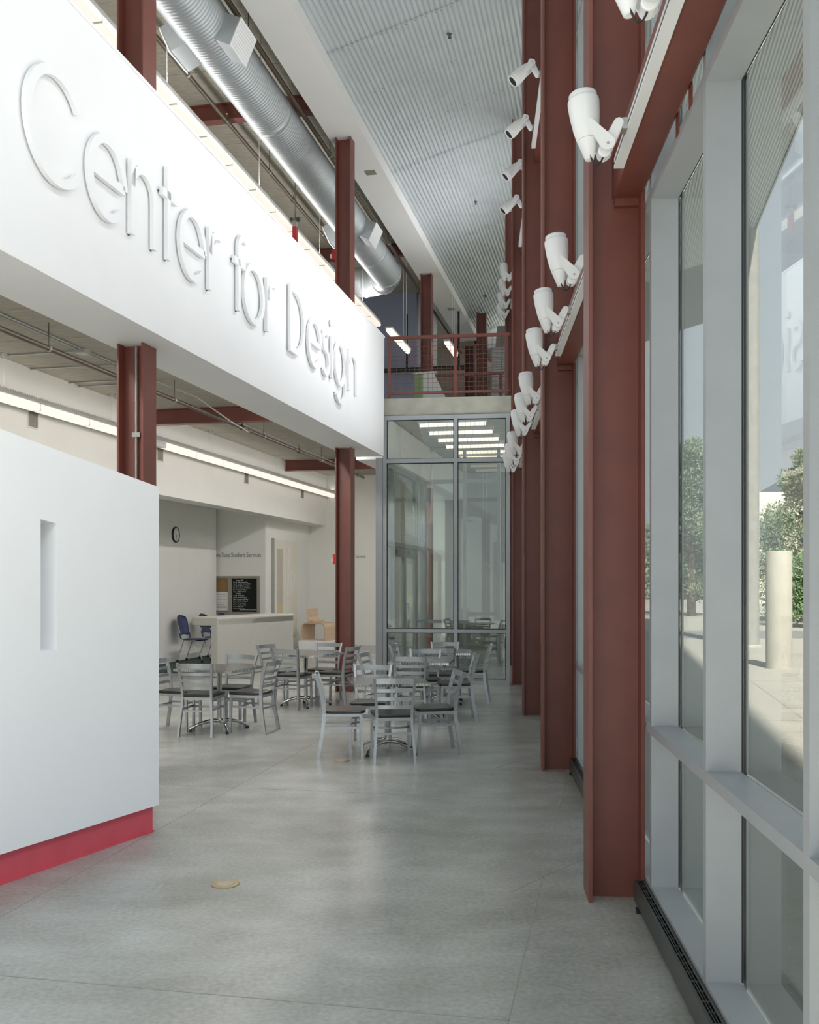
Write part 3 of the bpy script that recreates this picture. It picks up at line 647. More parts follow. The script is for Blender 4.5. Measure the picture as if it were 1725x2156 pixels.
# fire devices
t = thing('fire_strobe', 'red fire alarm strobe on the slim column in mid hall, at door-head height', 'alarm', group='red alarms on the slim column')
v = V(-4.2, 15.37); uu = U(-4.2) - .125
MB('L').box(uu - .06, uu - .001, v - .06, v + .06, 2.00, 2.16).build('housing', 'firered', t); MB('L').box(uu - .09, uu - .06, v - .03, v + .03, 2.05, 2.09).build('strobe_lens', 'lamp', t)
t = thing('fire_strobe', 'red fire alarm strobe high on the slim column just above the bulkhead', 'alarm', group='red alarms on the slim column')
MB('L').box(uu - .07, uu - .001, v - .07, v + .07, 6.80, 6.97).build('housing', 'firered', t); MB('L').box(uu - .11, uu - .07, v - .04, v + .04, 6.84, 6.90).build('strobe_lens', 'lamp', t)
t = thing('hanging_exit_sign', 'red hanging sign box with two small emergency lamps above the bulkhead', 'sign')
hv = V(-5.42, 16.7); hu = U(-5.42)
MB('L').tube([(hu, hv, 7.90), (hu, hv, 9.45)], .008, 8).build('stem', 'steelpipe', t)
MB('L').box(hu - .03, hu + .03, hv - .06, hv + .06, 7.80, 7.90).build('lamp_housing', 'conduit', t)
MB('L').box(hu - .03, hu + .03, hv - .06, hv + .06, 7.50, 7.80).build('sign_box', 'firered', t)
for s_ in (-1, 1): MB('L').box(hu + s_ * .06 - .028, hu + s_ * .06 + .028, hv - .03, hv + .03, 7.90, 7.96).build('emergency_lamp', 'bolt', t)
# ================================================================= LEFT ROOM
ck = thing('wall_clock', 'round wall clock with black rim on the recessed left wall', 'clock')
cu, cv = U(-9.36), V(-9.36, 20.9)
MB('L').lathe([(.168, 0), (.172, .02), (.166, .035), (.146, .037), (.144, .028)], (cu, cv, 2.72), (1, 0, 0), 32).build('rim', 'black', ck)
MB('L').lathe([(.143, .0), (.143, .0285)], (cu, cv, 2.72), (1, 0, 0), 32).build('dial', 'paper', ck)
MB('L').bar((cu + .032, cv, 2.72), (cu + .032, cv + .01, 2.68), .008, .002, (1, 0, 0)).build('minute_hand', 'black', ck)
MB('L').bar((cu + .034, cv, 2.72), (cu + .034, cv - .045, 2.54), .010, .002, (1, 0, 0)).build('hour_hand', 'black', ck)
for k in range(12):
    a = k * math.pi / 6; MB('L').bar((cu + .030, cv + .105 * math.sin(a), 2.72 + .105 * math.cos(a)), (cu + .030, cv + .122 * math.sin(a), 2.72 + .122 * math.cos(a)), .008, .002, (1, 0, 0)).build('hour_mark', 'black', ck)
RW = (math.pi / 2, 0, -AL)
o = text('wall_words', 'One Stop Student Services', .155, 'ink', xf((U(-8.15) - .10, VALC - .003, 2.29), 'L'), RW, sx=.73); tag(o, 'grey lettering One Stop Student Services on the alcove wall above the notice case', 'lettering')
o = text('wall_words', 'Restrooms', .12, 'ink', xf((U(-6.55), V(-8.15, 26.3) - .003, 2.34), 'L'), RW); tag(o, 'grey lettering ending in rooms on the far wall beside the slim column', 'lettering')
cs = thing('notice_case', 'bronze framed notice case with cork board and black letter board on the alcove wall', 'notice board')
ce1 = U(-8.15) - .13; ce0 = ce1 - 1.45; zc0, zc1 = .93, 1.84
MB('L').box(ce0, ce1, VALC - .012, VALC, zc0, zc1).build('backing', 'case', cs)
mid = ce1 - .74
MB('L').box(ce0 + .05, mid - .05, VALC - .016, VALC - .012, zc0 + .06, zc1 - .06).build('cork_board', 'cork', cs)
lb = MB('L').box(mid + .05, ce1 - .07, VALC - .018, VALC - .012, zc0 + .06, zc1 - .06).build('letter_board', 'felt', cs)
fr = MB('L')
for a, b in ((ce0, mid), (mid + .004, ce1)):
    fr.box(a, a + .045, VALC - .05, VALC - .012, zc0, zc1).box(b - .045 if b < ce1 else b - .065, b, VALC - .05, VALC - .012, zc0, zc1).box(a + .045, b - .045, VALC - .05, VALC - .012, zc1 - .05, zc1).box(a + .045, b - .045, VALC - .05, VALC - .012, zc0, zc0 + .05)
fr.build('door_frame', 'case', cs)
for a in (mid - .022, mid + .026): MB('L').lathe([(.012, 0), (.012, .01)], (a, VALC - .05, 1.36), (0, -1, 0), 10).build('lock', 'chrome', cs)
MB('L').box(mid - .38, mid - .06, VALC - .020, VALC - .016, 1.02, 1.46).build('paper_sheet', 'paper', cs)
MB('L').box(ce0 + .1, mid - .46, VALC - .020, VALC - .016, 1.3, 1.7).build('paper_sheet', 'paper', cs)
pl = MB('L')
for k in range(9): pl.box(mid - .34, mid - .34 + random.uniform(.15, .26), VALC - .0205, VALC - .020, 1.40 - .04 * k, 1.408 - .04 * k)
pl.build('printed_lines', 'ink', cs)
body = ['        Summer 2005', 'May 16  2005 Summer Start', 'May 16  Last Day To Drop W/IR', 'June 20 Full 2005 Summer Start', 'June 21 Last Day To Add Classes', 'July 15 Last Day To Drop', 'Aug 5   2005 Term Ends', '        Fall 2005', 'Aug 15  Fall First Day', 'Aug 22  First Fall Meeting', 'Sept 6  Last day to add  Free', 'Sept 9  Add Day to Dropoff', 'Oct 7   No day with pay', 'Nov 4   Last day to drop', 'Nov 11  FREE 5-00', 'Dec 16  Fall Term Ends']
text('board_letters', '\n'.join(body), .040, 'paper', xf((mid + .075, VALC - .019, zc1 - .115), 'L'), RW, cs, .0005, 'LEFT', .8, 1.12)
text('board_letters', 'HOURS OF OPERATION 8AM-5PM', .034, 'paper', xf((ce1 - .095, VALC - .019, zc0 + .10), 'L'), RW, cs, .0005, 'RIGHT', .8)
# framed display on the gallery wall
ds = thing('framed_display', 'tall pale display panel with paper cut-outs on the white gallery wall', 'artwork')
gu = U(-8.15); g0, g1 = V(-8.15, 23.38), V(-8.15, 25.1)
MB('L').box(gu, gu + .06, g0, g1, .35, 2.72).build('panel', mat('cream_board', (222, 217, 203), .7, var=.02), ds)
MB('L').box(gu + .002, gu + .075, g0 - .03, g0, .33, 2.75).build('frame_edge', 'conduit', ds)
MB('L').box(gu + .06, gu + .066, g0 + .22, g0 + .62, 1.18, 2.5).build('grey_strip', 'beige', ds)
MB('L').box(gu + .06, gu + .067, g0 + .22, g0 + .62, .35, 1.18).build('tan_strip', 'tan', ds)
for (a, b, z0, z1) in ((.95, 1.15, 2.1, 2.55), (.9, 1.0, 1.3, 1.9), (1.12, 1.28, 1.35, 2.0), (1.38, 1.5, 1.45, 1.95), (.85, 1.05, .95, 1.25)):
    MB('L').hexa([(gu + .06, g0 + a, z0), (gu + .06, g0 + b, z0 + .03), (gu + .075, g0 + b, z0 + .03), (gu + .075, g0 + a, z0)], [(gu + .06, g0 + a - .02, z1), (gu + .06, g0 + b + .03, z1 - .05), (gu + .09, g0 + b + .03, z1 - .05), (gu + .09, g0 + a - .02, z1)]).build('paper_cutout', 'wallw', ds)
# terrazzo counter
ct0 = Vector((-3.44, 17.45, 0)); cd = Vector((1.13, 2.06, 0)).normalized(); cn = Vector((-cd.y, cd.x, 0)); CL = 2.33
def cp(s, d, z): p = ct0 + cd * s + cn * d; return (p.x, p.y, z)
def cbox(mb, a, b, d0, d1, z0, z1): return mb.hexa([cp(a, d0, z0), cp(b, d0, z0), cp(b, d1, z0), cp(a, d1, z0)], [cp(a, d0, z1), cp(b, d0, z1), cp(b, d1, z1), cp(a, d1, z1)])
tz = thing('service_counter', 'grey terrazzo waterfall counter standing before the alcove', 'counter')
cbox(MB(), 0, CL, -.0, .16, 0, 1.055).build('side_panel', 'terrazzo', tz, bevel=.02)
tpoly = [(-.0, -.0), (CL, -.0), (CL, .62), (.25, .70), (.02, .62), (-.02, .5)]
MB().hexa([cp(a, d, .925) for a, d in tpoly], [cp(a, d, 1.075) for a, d in tpoly]).build('top_slab', 'terrazzo', tz, bevel=.015)
cbox(MB(), .2, CL - .1, .17, .58, .885, .922).build('under_rail', 'bronze', tz)
# carpet
o = MB().prism([(-5.50, 18.3), (-3.1, 18.35), (-2.3, 20.2), xf((U(-8.16), VALC - .02, 0), 'L')[:2], xf((U(-9.34), VALC - .02, 0), 'L')[:2]], .0, .008).build('carpet', 'carpet'); tag(o, 'dark green carpet behind the terrazzo counter', 'carpet')
# plinth with bentwood chair
pt = thing('display_plinth', 'low white display plinth against the far wall', 'plinth')
pv = V(-6.9, 24.6); MB('L').box(U(-7.85), U(-6.92), pv - .35, pv + .35, 0, .22).build('plinth_body', 'white', pt, bevel=.004)
bc = thing('bentwood_chair', 'bent birch plywood chair displayed on the white plinth', 'chair', xf((U(-7.40), pv, .22), 'L'), -AL - .38)
pts = []
def bent(pts, w, y0, y1): # ribbon in x-z, extruded along y
    L_, R_ = [], []
    for i, p in enumerate(pts):
        a = Vector(pts[max(i - 1, 0)]); b = Vector(pts[min(i + 1, len(pts) - 1)]); d = (b - a).normalized(); n = Vector((-d.y, d.x)); L_.append(Vector(p) + n * w / 2); R_.append(Vector(p) - n * w / 2)
    mb = MB(); n = len(pts); vs = []
    for l, r in zip(L_, R_): vs += [(l.x, y0, l.y), (r.x, y0, r.y), (r.x, y1, r.y), (l.x, y1, l.y)]
    fs = []
    for i in range(n - 1):
        for k in range(4): fs.append((i * 4 + k, i * 4 + (k + 1) % 4, i * 4 + 4 + (k + 1) % 4, i * 4 + 4 + k))
    fs += [(3, 2, 1, 0), tuple(4 * (n - 1) + k for k in range(4))]
    return mb.raw(vs, fs)
ar = [(-.36, 0), (-.36, .30)] + arc(-.24, .32, .12, .11, 180, 90, 8) + arc(.24, .32, .12, .11, 90, 0, 8) + [(.36, .30), (.36, 0)]
bent(ar, .03, -.25, .25).build('arch_base', 'ply', bc)
bk_ = [(-.28, .455), (-.10, .452)] + [(.10, .45)]
bent([(-.20, .455), (.28, .452)], .02, -.24, .24).build('seat', 'ply', bc)
bent([(-.02, .47), (-.16, .50), (-.22, .58), (-.235, .80)], .02, -.22, .22).build('backrest', 'ply', bc).rotation_euler = (0, 0, 0)
# navy side chairs behind the counter
def navy(label):
    t = thing('castor_chair', label, 'chair', group='navy castor chairs behind the counter')
    sp = [(-.20, -.20), (.20, -.20), (.23, .05), (.19, .23), (-.19, .23), (-.23, .05)]
    MB().hexa([(x, y, .470) for x, y in sp], [(x, y, .492) for x, y in sp]).build('seat', 'navy', t, bevel=.008)
    MB().hexa([(x * .75, y * .75, .445) for x, y in sp], [(x * .98, y * .98, .469) for x, y in sp]).build('seat_pad', 'black', t)
    b = MB(); n = 8; vs = []; fs = []                   # shell back, curved, wider on top with cut-out handle corners
    rows = [(.56, .14, -.235), (.60, .20, -.24), (.68, .22, -.255), (.78, .235, -.275), (.88, .245, -.30), (.95, .20, -.32), (.975, .10, -.325)]
    for z, w, y in rows:
        for k in range(n + 1):
            f = -1 + 2 * k / n; vs.append((w * f, y - .05 * (1 - f * f), z + .02 * (1 - f * f)))
    m = len(vs); vs += [(x, y - .012, z) for x, y, z in vs]
    for r in range(len(rows) - 1):
        for k in range(n):
            i = r * (n + 1) + k; fs += [(i, i + 1, i + n + 2, i + n + 1), (m + i, m + i + n + 1, m + i + n + 2, m + i + 1)]
    edge = [k for k in range(n + 1)] + [(r + 1) * (n + 1) - 1 for r in range(1, len(rows))] + [(len(rows) - 1) * (n + 1) + k for k in range(n - 1, -1, -1)] + [r * (n + 1) for r in range(len(rows) - 2, 0, -1)]
    for i in range(len(edge)): a, c = edge[i], edge[(i + 1) % len(edge)]; fs.append((a, c, m + c, m + a))
    b.raw(vs, fs, True).build('backrest', 'navy', t)
    for s in (-1, 1):
        MB().tube([(s * .225, .25, .05), (s * .225, .24, .09), (s * .225, .10, .462), (s * .225, -.16, .458), (s * .225, -.23, .50), (s * .235, -.285, .78)], .011, 8).build('side_frame', 'conduit', t)
        MB().tube([(s * .225, -.17, .458), (s * .225, -.30, .09), (s * .225, -.31, .05)], .011, 8).build('leg', 'conduit', t)
        MB().tube([(s * .226, -.225, .49), (s * .234, -.255, .62)], .019, 8).build('sleeve', 'navy', t)
        for y in (.25, -.31): MB().lathe([(.018, -.02), (.027, -.012), (.027, .012), (.018, .02)], (s * .225, y, .027), (1, 0, 0), 14).tube([(s * .225, y, .03), (s * .225, y, .06)], .012, 8).build('castor', 'black', t)
    return t
n0 = navy('nearest navy castor chair, left of the terrazzo counter'); n0.location = (-4.56, 20.75, .008); n0.rotation_euler = (0, 0, math.radians(-102))
for (x, y, r, l) in ((-4.28, 21.6, -102, 'middle navy castor chair, seen under the counter top'), (-4.0, 22.3, -100, 'farthest navy castor chair, only its back top showing above the counter')):
    c = copy_tree(n0); c.location = (x, y, .008); c.rotation_euler = (0, 0, math.radians(r)); c['label'] = l
# ================================================================= CAFE TABLES AND CHAIRS
def make_chair():
    t = thing('cafe_chair', '', 'chair', group='ladder-back chairs round the tables')
    def sweep(pts, w, d):                        # square tube through points, sections kept level
        mb = MB(); vs = []
        for x, y, z in pts: vs += [(x - w / 2, y - d / 2, z), (x + w / 2, y - d / 2, z), (x + w / 2, y + d / 2, z), (x - w / 2, y + d / 2, z)]
        n = len(pts); fs = [(3, 2, 1, 0), tuple(4 * (n - 1) + k for k in range(4))]
        for i in range(n - 1):
            for k in range(4): fs.append((i * 4 + k, i * 4 + (k + 1) % 4, i * 4 + 4 + (k + 1) % 4, i * 4 + 4 + k))
        return mb.raw(vs, fs)
    prof = [(.196, -.245, 0), (.192, -.230, .10), (.182, -.205, .24), (.172, -.19, .36), (.168, -.186, .44), (.172, -.194, .54), (.182, -.215, .66), (.194, -.245, .76), (.202, -.268, .83)]
    for s in (-1, 1):
        sweep([(s * x, y, z) for x, y, z in prof], .026, .036).build('rear_post', 'brushed', t)
        sweep([(s * .188, .19, 0), (s * .182, .18, .41)], .028, .028).build('front_leg', 'brushed', t)
    for z, h in ((.545, .034), (.625, .034), (.705, .034), (.795, .052)):
        f = (z - .44) / .39; xh = .158 + .032 * f; y = -.188 - .075 * f ** 1.2; mb = MB(); vs = []; n = 8
        for i in range(n + 1):
            u = -1 + 2 * i / n; x = xh * u; yy = y - .028 * (1 - u * u); top = .006 * (1 - u * u) if h > .04 else 0
            vs += [(x, yy - .005, z - h / 2), (x, yy + .005, z - h / 2), (x, yy + .005, z + h / 2 + top), (x, yy - .005, z + h / 2 + top)]
        fs = [(3, 2, 1, 0), tuple(4 * n + k for k in range(4))]
        for i in range(n):
            for k in range(4): fs.append((i * 4 + k, i * 4 + (k + 1) % 4, i * 4 + 4 + (k + 1) % 4, i * 4 + 4 + k))
        mb.raw(vs, fs, False).build('slat', 'brushed', t)
    sp = [(-.155, -.185), (.155, -.185), (.185, -.10), (.202, .08), (.20, .18), (.17, .215), (.06, .228), (-.06, .228), (-.17, .215), (-.20, .18), (-.202, .08), (-.185, -.10)]
    MB().hexa([(x, y, .440) for x, y in sp], [(x, y, .470) for x, y in sp]).build('seat', 'seat', t, bevel=.008)
    fr = MB()
    for p, q in (((-.165, -.185), (.165, -.185)), ((.168, -.19), (.184, .182)), ((-.168, -.19), (-.184, .182)), ((-.184, .182), (.184, .182))):
        fr.bar((p[0], p[1], .424), (q[0], q[1], .424), .022, .030)
    fr.build('seat_frame', 'brushed', t)
    st = MB()
    for s in (-1, 1): st.bar((s * .184, .178, .30), (s * .177, -.20, .30), .012, .022)
    st.bar((-.177, -.20, .285), (.177, -.20, .285), .012, .022)
    ap = [(.184 * math.cos(math.radians(a)), .17 + .0 - .09 * math.sin(math.radians(a)), .30) for a in range(0, 181, 20)]
    for a, b in zip(ap, ap[1:]): st.bar(a, b, .010, .020)
    st.build('stretcher', 'brushed', t)
    gl = MB()
    for s in (-1, 1): gl.box(s * .188 - .012, s * .188 + .012, .178, .202, -.0, .006); gl.box(s * .196 - .011, s * .196 + .011, -.26, -.23, 0, .006)
    gl.build('glide', 'black', t)
    return t
def make_table():
    t = thing('cafe_table', '', 'table', group='square cafe tables')
    MB().box(-.374, .374, -.374, .374, .712, .734).build('table_top', 'ttop', t)
    e = MB(); n = 26
    for k in range(n):                           # ribbed aluminium edge band
        a = -.378 + .756 * k / n; b = a + .756 / n * .62
        for s in (-1, 1): e.box(a, b, s * .379 - .004, s * .379 + .004, .708, .7345); e.box(s * .379 - .004, s * .379 + .004, a, b, .708, .7345)
    MB().box(-.379, .379, .374, .3795, .706, .733).box(-.379, .379, -.3795, -.374, .706, .733).box(.374, .3795, -.374, .374, .706, .733).box(-.3795, -.374, -.374, .374, .706, .733).build('edge_band', 'brushed', t)
    e.build('edge_ribs', 'chrome', t)
    MB().lathe([(.028, .06), (.028, .69), (.05, .695), (.05, .711)], n=20).build('pedestal', 'chrome', t)
    MB().box(-.22, .22, -.03, .03, .69, .712).box(-.03, .03, -.22, -.03, .69, .7115).box(-.03, .03, .03, .22, .69, .7115).build('top_bracket', 'black', t)
    for k in range(4):
        a = math.pi / 4 + k * math.pi / 2; c, s = math.cos(a), math.sin(a)
        pts = [(c * r, s * r, z) for r, z in ((.0, .105), (.06, .115), (.14, .110), (.24, .085), (.32, .048), (.345, .036))]
        o = MB().tube(pts, [.024, .024, .021, .018, .016, .015], 10).build('base_leg', 'chrome', t)
        MB().lathe([(.018, 0), (.020, .006), (.014, .024)], (c * .34, s * .34, 0), n=12).build('foot_pad', 'black', o)
    return t
tproto = make_table(); cproto = make_chair()
tabs = [((-.22, 9.98), 9, 'nearest square cafe table, in front of the right-hand group'), ((-2.23, 11.42), -19, 'square cafe table nearest the low white wall'), ((-1.45, 13.62), -35, 'square cafe table standing before the terrazzo counter and slim red column'),
        ((.16, 12.42), -8, 'middle square cafe table of the right-hand row, behind the nearest one'), ((.50, 13.95), -4, 'farthest square cafe table, close to the glass screen')]
for i, ((x, y), r, lab) in enumerate(tabs):
    o = tproto if i == 0 else copy_tree(tproto); o.location = (x, y, 0); o.rotation_euler = (0, 0, math.radians(r)); o['label'] = lab
chs = [((-.67, 9.80), -86, 'chair seen side-on at the left of the nearest table, seat facing right'), ((-.17, 9.53), 7, 'nearest chair of all, its ladder back turned to us at the nearest table'), ((.25, 9.98), 100, 'chair at the right of the nearest table, seat facing left'), ((-.42, 10.42), 176, 'chair behind the nearest table, facing us'),
       ((-2.72, 11.48), -103, 'chair closest to the low white wall, facing right toward its table'), ((-2.36, 11.13), -9, 'chair with its back to us at the table nearest the low white wall'), ((-1.83, 11.33), 74, 'chair at the right of the table nearest the low white wall, facing left'), ((-2.16, 11.88), 165, 'chair facing us behind the table nearest the low white wall'),
       ((-1.84, 13.90), -118, 'chair at the left end of the table before the terrazzo counter'), ((-1.60, 13.38), -20, 'chair with its back to us at the table before the terrazzo counter'), ((-1.26, 14.16), 165, 'chair facing us behind the table before the terrazzo counter'), ((-1.03, 13.70), 68, 'chair in front of the slim red column, facing the table before the counter'),
       ((-.34, 12.38), -106, 'chair at the left side of the middle table in the right-hand row'), ((.04, 12.09), -8, 'chair with its back to us at the middle table of the right-hand row'), ((.20, 12.80), 177, 'chair facing us behind the middle table of the right-hand row'), ((.58, 12.28), 92, 'chair at the right side of the middle table, seen side-on'),
       ((.02, 13.98), -102, 'chair at the left side of the farthest table, before the glass screen jamb'), ((.44, 13.46), -5, 'chair with its back to us at the farthest table'), ((.52, 14.30), 178, 'chair facing us behind the farthest table, closest to the glass screen'), ((.90, 14.0), 82, 'rightmost chair, at the right side of the farthest table')]
for i, ((x, y), r, lab) in enumerate(chs):
    o = cproto if i == 0 else copy_tree(cproto); o.location = (x, y, 0); o.rotation_euler = (0, 0, math.radians(r)); o['label'] = lab
# floor boxes
for (x, y), lab in (((-1.069, 5.643), 'round brass floor box cover in the open floor nearest the camera'), ((-.659, 9.474), 'round brass floor box cover beside the nearest table')):
    t = thing('floor_box', lab, 'floor cover', (x, y, 0), group='brass floor covers')
    MB().lathe([(.082, 0), (.082, .003), (.078, .005)], n=32).build('cover_plate', 'brass', t)
    MB().lathe([(.050, .005), (.050, .0058), (.046, .0058)], n=32).build('cover_ring', 'case', t)
# ================================================================= BRIDGE AND UPPER FLOOR
def guard(name, label, P, Q, z0, posts, inv=False):
    t = thing(name, label, 'railing'); P = Vector((*P, 0)); Q = Vector((*Q, 0)); d = (Q - P).normalized(); L = (Q - P).length
    def at(s, z): p = P + d * s; return (p.x, p.y, z)
    MB().bar(at(0, z0 + 1.045), at(L, z0 + 1.045), .05, .05).build('top_rail', 'red', t); MB().bar(at(0, z0 + .10), at(L, z0 + .10), .04, .04).build('bottom_rail', 'red', t)
    for s in posts: MB().bar(at(s, z0), at(s, z0 + 1.02), .05, .05).build('post', 'red', t)
    w = MB(); s = .0775
    while s < L: w.tube([at(s, z0 + .12), at(s, z0 + 1.02)], .0032, 4, False); s += .0775
    z = z0 + .19
    while z < z0 + 1.0: w.tube([at(0, z), at(L, z)], .0032, 4, False); z += .0775
    o = w.build('wire_mesh', 'red', t); o['kind'] = 'stuff'
    return t
g0p, g1p = pp(.055, -.06, 0), pp(.99, -.06, 0)
LG = (Vector(g1p) - Vector(g0p)).length
guard('guard_railing', 'red guard railing with wire mesh on the edge of the concrete bridge', g0p[:2], g1p[:2], 4.83, (.03, 1.16, LG - .06))
guard('guard_railing', 'farther red guard railing with wire mesh behind the bridge railing', (.42, 19.7), (1.88, 19.4), 4.83, (.03, 1.43))
struct(MB('L').box(-9, -5.09, V(-5, 26.0), V(-5, 26.2), 4.83, 9.45).build('wall_blue', 'blue'))
struct(MB('L').box(-5.09, -4.60, V(-5, 26.2), V(-5, 26.35), 4.83, 9.45).build('wall_blue_return', 'white'))
struct(MB('L').box(-7.0, -.2, V(-3, 32), V(-3, 32.2), 4.83, 10.2).build('wall_upper_back', 'beige'))
ub = MB('L'); ve = V(-3.86, 28.3); uR = -3.0
struct(ub.hexa([(UC, ve, 8.45), (-1.9, ve, 8.55), (-1.9, ve, zc(-1.9) + .02), (UC, ve, zc(UC) + .02)], [(UC, ve + .2, 8.45), (-1.9, ve + .2, 8.55), (-1.9, ve + .2, zc(-1.9) + .02), (UC, ve + .2, zc(UC) + .02)]).build('wall_end_bulkhead', 'white'))
o = MB('L').box(-3.35, -1.9, V(-3, 30), V(-3, 30.2), 8.15, 8.5).build('end_beam', 'red'); tag(o, 'dark red beam at the far end of the upper floor', 'beam')
o = isec(MB('L'), -3.52, -3.27, V(-3, 25.9), V(-3, 26.15), .018, .012, 4.83, 8.9).build('steel_column', 'red'); tag(o, 'dark red column on the upper floor, left of the grey shutter', 'column')
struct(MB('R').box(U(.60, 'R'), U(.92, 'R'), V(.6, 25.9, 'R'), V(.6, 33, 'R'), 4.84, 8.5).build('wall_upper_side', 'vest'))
sh = thing('grey_shutter', 'tall pale grey slatted shutter on the upper floor behind the railing', 'shutter')
su, sv = -2.89, V(-2.6, 24.0); MB('L').box(su, su + .42, sv + .02, sv + .06, 4.83, 7.5).build('shutter_frame', 'alu', sh)
b = MB('L')
for k in range(44): b.box(su + .03, su + .39, sv, sv + .02, 4.85 + .06 * k, 4.895 + .06 * k)
b.build('shutter_slats', 'alu', sh)['kind'] = 'stuff'
sw = thing('stair_parapet', 'white sloping stair wall with green end on the upper floor', 'wall panel')
MB().hexa([(.26, 19.0, 4.83), (.92, 18.85, 4.83), (.46, 18.96, 5.79), (.26, 19.0, 5.79)], [(.28, 19.1, 4.83), (.94, 18.95, 4.83), (.48, 19.06, 5.79), (.28, 19.1, 5.79)]).build('white_wall', 'white', sw)
MB().hexa([(.10, 19.02, 4.83), (.258, 19.0, 4.83), (.258, 19.0, 5.76), (.10, 19.02, 5.76)], [(.12, 19.12, 4.83), (.278, 19.1, 4.83), (.278, 19.1, 5.76), (.12, 19.12, 5.76)]).build('green_wall', 'green', sw)
MB().bar((.08, 19.06, 5.775), (.47, 19.0, 5.80), .12, .03).build('cap', 'white', sw)
t = thing('wall_pipe', 'dark green pipe with hangers running before the blue wall on the upper floor', 'pipe')
pv2 = V(-4, 25.2); MB('L').tube([(-6.5, pv2, 7.24), (-3.7, pv2, 7.24)], .06, 12).build('pipe', mat('dark_green_pipe', (44, 58, 50), .5), t)
for u in (-5.23, -3.86): MB('L').tube([(u, pv2, 7.30), (u, pv2, 8.69)], .028, 8).build('drop_pipe', 'black', t); 
def tubelight(label, X0, y0, y1, z, w=.11):
    t = thing('fluorescent_light', label, 'ceiling light', group='fluorescent lights on the upper floor'); u = U(X0)
    MB('L').box(u - w / 2, u + w / 2, V(X0, y0), V(X0, y1), z + .03, z + .07).build('housing', 'lamp', t)
    MB('L').tube([(u, V(X0, y0) + .01, z), (u, V(X0, y1) - .01, z)], w * .42, 10).build('diffuser', 'tube', t)
    for y in (y1 - .5, y1 - .2): MB('L').tube([(u, V(X0, y), z + .07), (u, V(X0, y), 9.4)], .006, 6).build('hanging_cord', 'lamp', t)
tubelight('left hanging fluorescent light before the blue wall, partly behind the railing', -4.86, 21.3, 23.3, 7.22, .16)
tubelight('right hanging fluorescent light before the beige wall, behind the railing', -3.80, 22.5, 23.8, 7.24, .14)
# ================================================================= VESTIBULE BEHIND THE SCREEN
for k in range(6):
    t = thing('strip_light', ['strip light nearest the top of the glass screen', 'second strip light down, under the bridge', 'third strip light down, under the bridge', 'fourth strip light down, under the bridge', 'fifth strip light down, under the bridge, partly hidden by the spotlights', 'lowest and farthest strip light under the bridge'][k] + ', with a wire guard', 'ceiling light', group='strip lights under the bridge')
    v = V(-3.3, 16.95 + .92 * k); u = -3.285
    MB('L').box(u, u + 1.2, v - .05, v + .05, 4.47, 4.54).build('housing', 'lamp', t)
    MB('L').tube([(u + .02, v, 4.44), (u + 1.18, v, 4.44)], .03, 10).build('lamp_tube', 'tube', t)
    g = MB('L')
    for j in range(15): x = u + .03 + .081 * j; g.tube([(x, v - .07, 4.47), (x, v - .06, 4.38), (x, v + .06, 4.38), (x, v + .07, 4.47)], .003, 4, False)
    for y in (-.06, 0, .06): g.tube([(u, v + y, 4.38), (u + 1.2, v + y, 4.38)], .003, 4, False)
    g.build('wire_guard', 'conduit', t)['kind'] = 'stuff'
w3 = empty('window_3'); struct(w3); u3 = U(-3.97)
def v3(y): return V(-3.97, y)
ys = (16.78, 17.58, 19.72, 20.5)
for y in ys: MB('L').box(u3 - .05, u3 + .05, v3(y), v3(y) + .07, 0, 3.83).build('mullion', 'alu', w3)
for a, b, door in ((16.78, 17.58, 0), (17.58, 19.72, 1), (19.72, 20.5, 0)):
    va_, vb2 = v3(a) + .07, v3(b)
    for z0, z1 in ((2.36, 2.44), (3.74, 3.83)) + (() if door else ((0, .10), (.88, .94))): MB('L').box(u3 - .045, u3 + .045, va_, vb2, z0, z1).build('transom', 'alu', w3)
    MB('L').box(u3 - .006, u3 + .006, va_, vb2, 2.44, 3.74).build('glass_pane', 'pglass', w3)
    if not door:
        MB('L').box(u3 - .006, u3 + .006, va_, vb2, .94, 2.36).build('glass_pane', 'pglass', w3); MB('L').box(u3 - .006, u3 + .006, va_, vb2, .10, .88).build('glass_pane', 'pglass', w3)
d1 = empty('door_1'); struct(d1)
a, b = v3(17.58) + .08, v3(19.72) - .01; mdl = (a + b) / 2
for p, q, hs in ((a, mdl - .004, 1), (mdl + .004, b, 0)):
    MB('L').box(u3 - .022, u3 + .022, p, p + .10, .01, 2.35).box(u3 - .022, u3 + .022, q - .10, q, .01, 2.35).box(u3 - .022, u3 + .022, p + .10, q - .10, .01, .26).box(u3 - .022, u3 + .022, p + .10, q - .10, 2.18, 2.35).build('door_frame', 'alu', d1)
    MB('L').box(u3 - .005, u3 + .005, p + .10, q - .10, .26, 2.18).build('glass_pane', 'pglass', d1)
    hv_ = q - .05 if hs else p + .05; MB('L').tube([(u3 + .022, hv_, .80), (u3 + .075, hv_, .80), (u3 + .075, hv_, 1.30), (u3 + .022, hv_, 1.30)], .014, 8).build('pull_handle', 'chrome', d1)
    MB('L').box(u3 + .022, u3 + .06, p + .2, p + .5, 2.24, 2.31).build('door_closer', 'conduit', d1)
tri = [(0, .10), (.022, .03), (.022, -.03), (0, -.10), (-.022, -.03), (-.022, .03)]
MB('L').hexa([(u3 + .0055, mdl + .35 + x, 1.50 + z) for x, z in tri], [(u3 + .0065, mdl + .35 + x, 1.50 + z) for x, z in tri]).build('yellow_sticker', mat('yellow_sticker', (222, 214, 90), .5), d1)
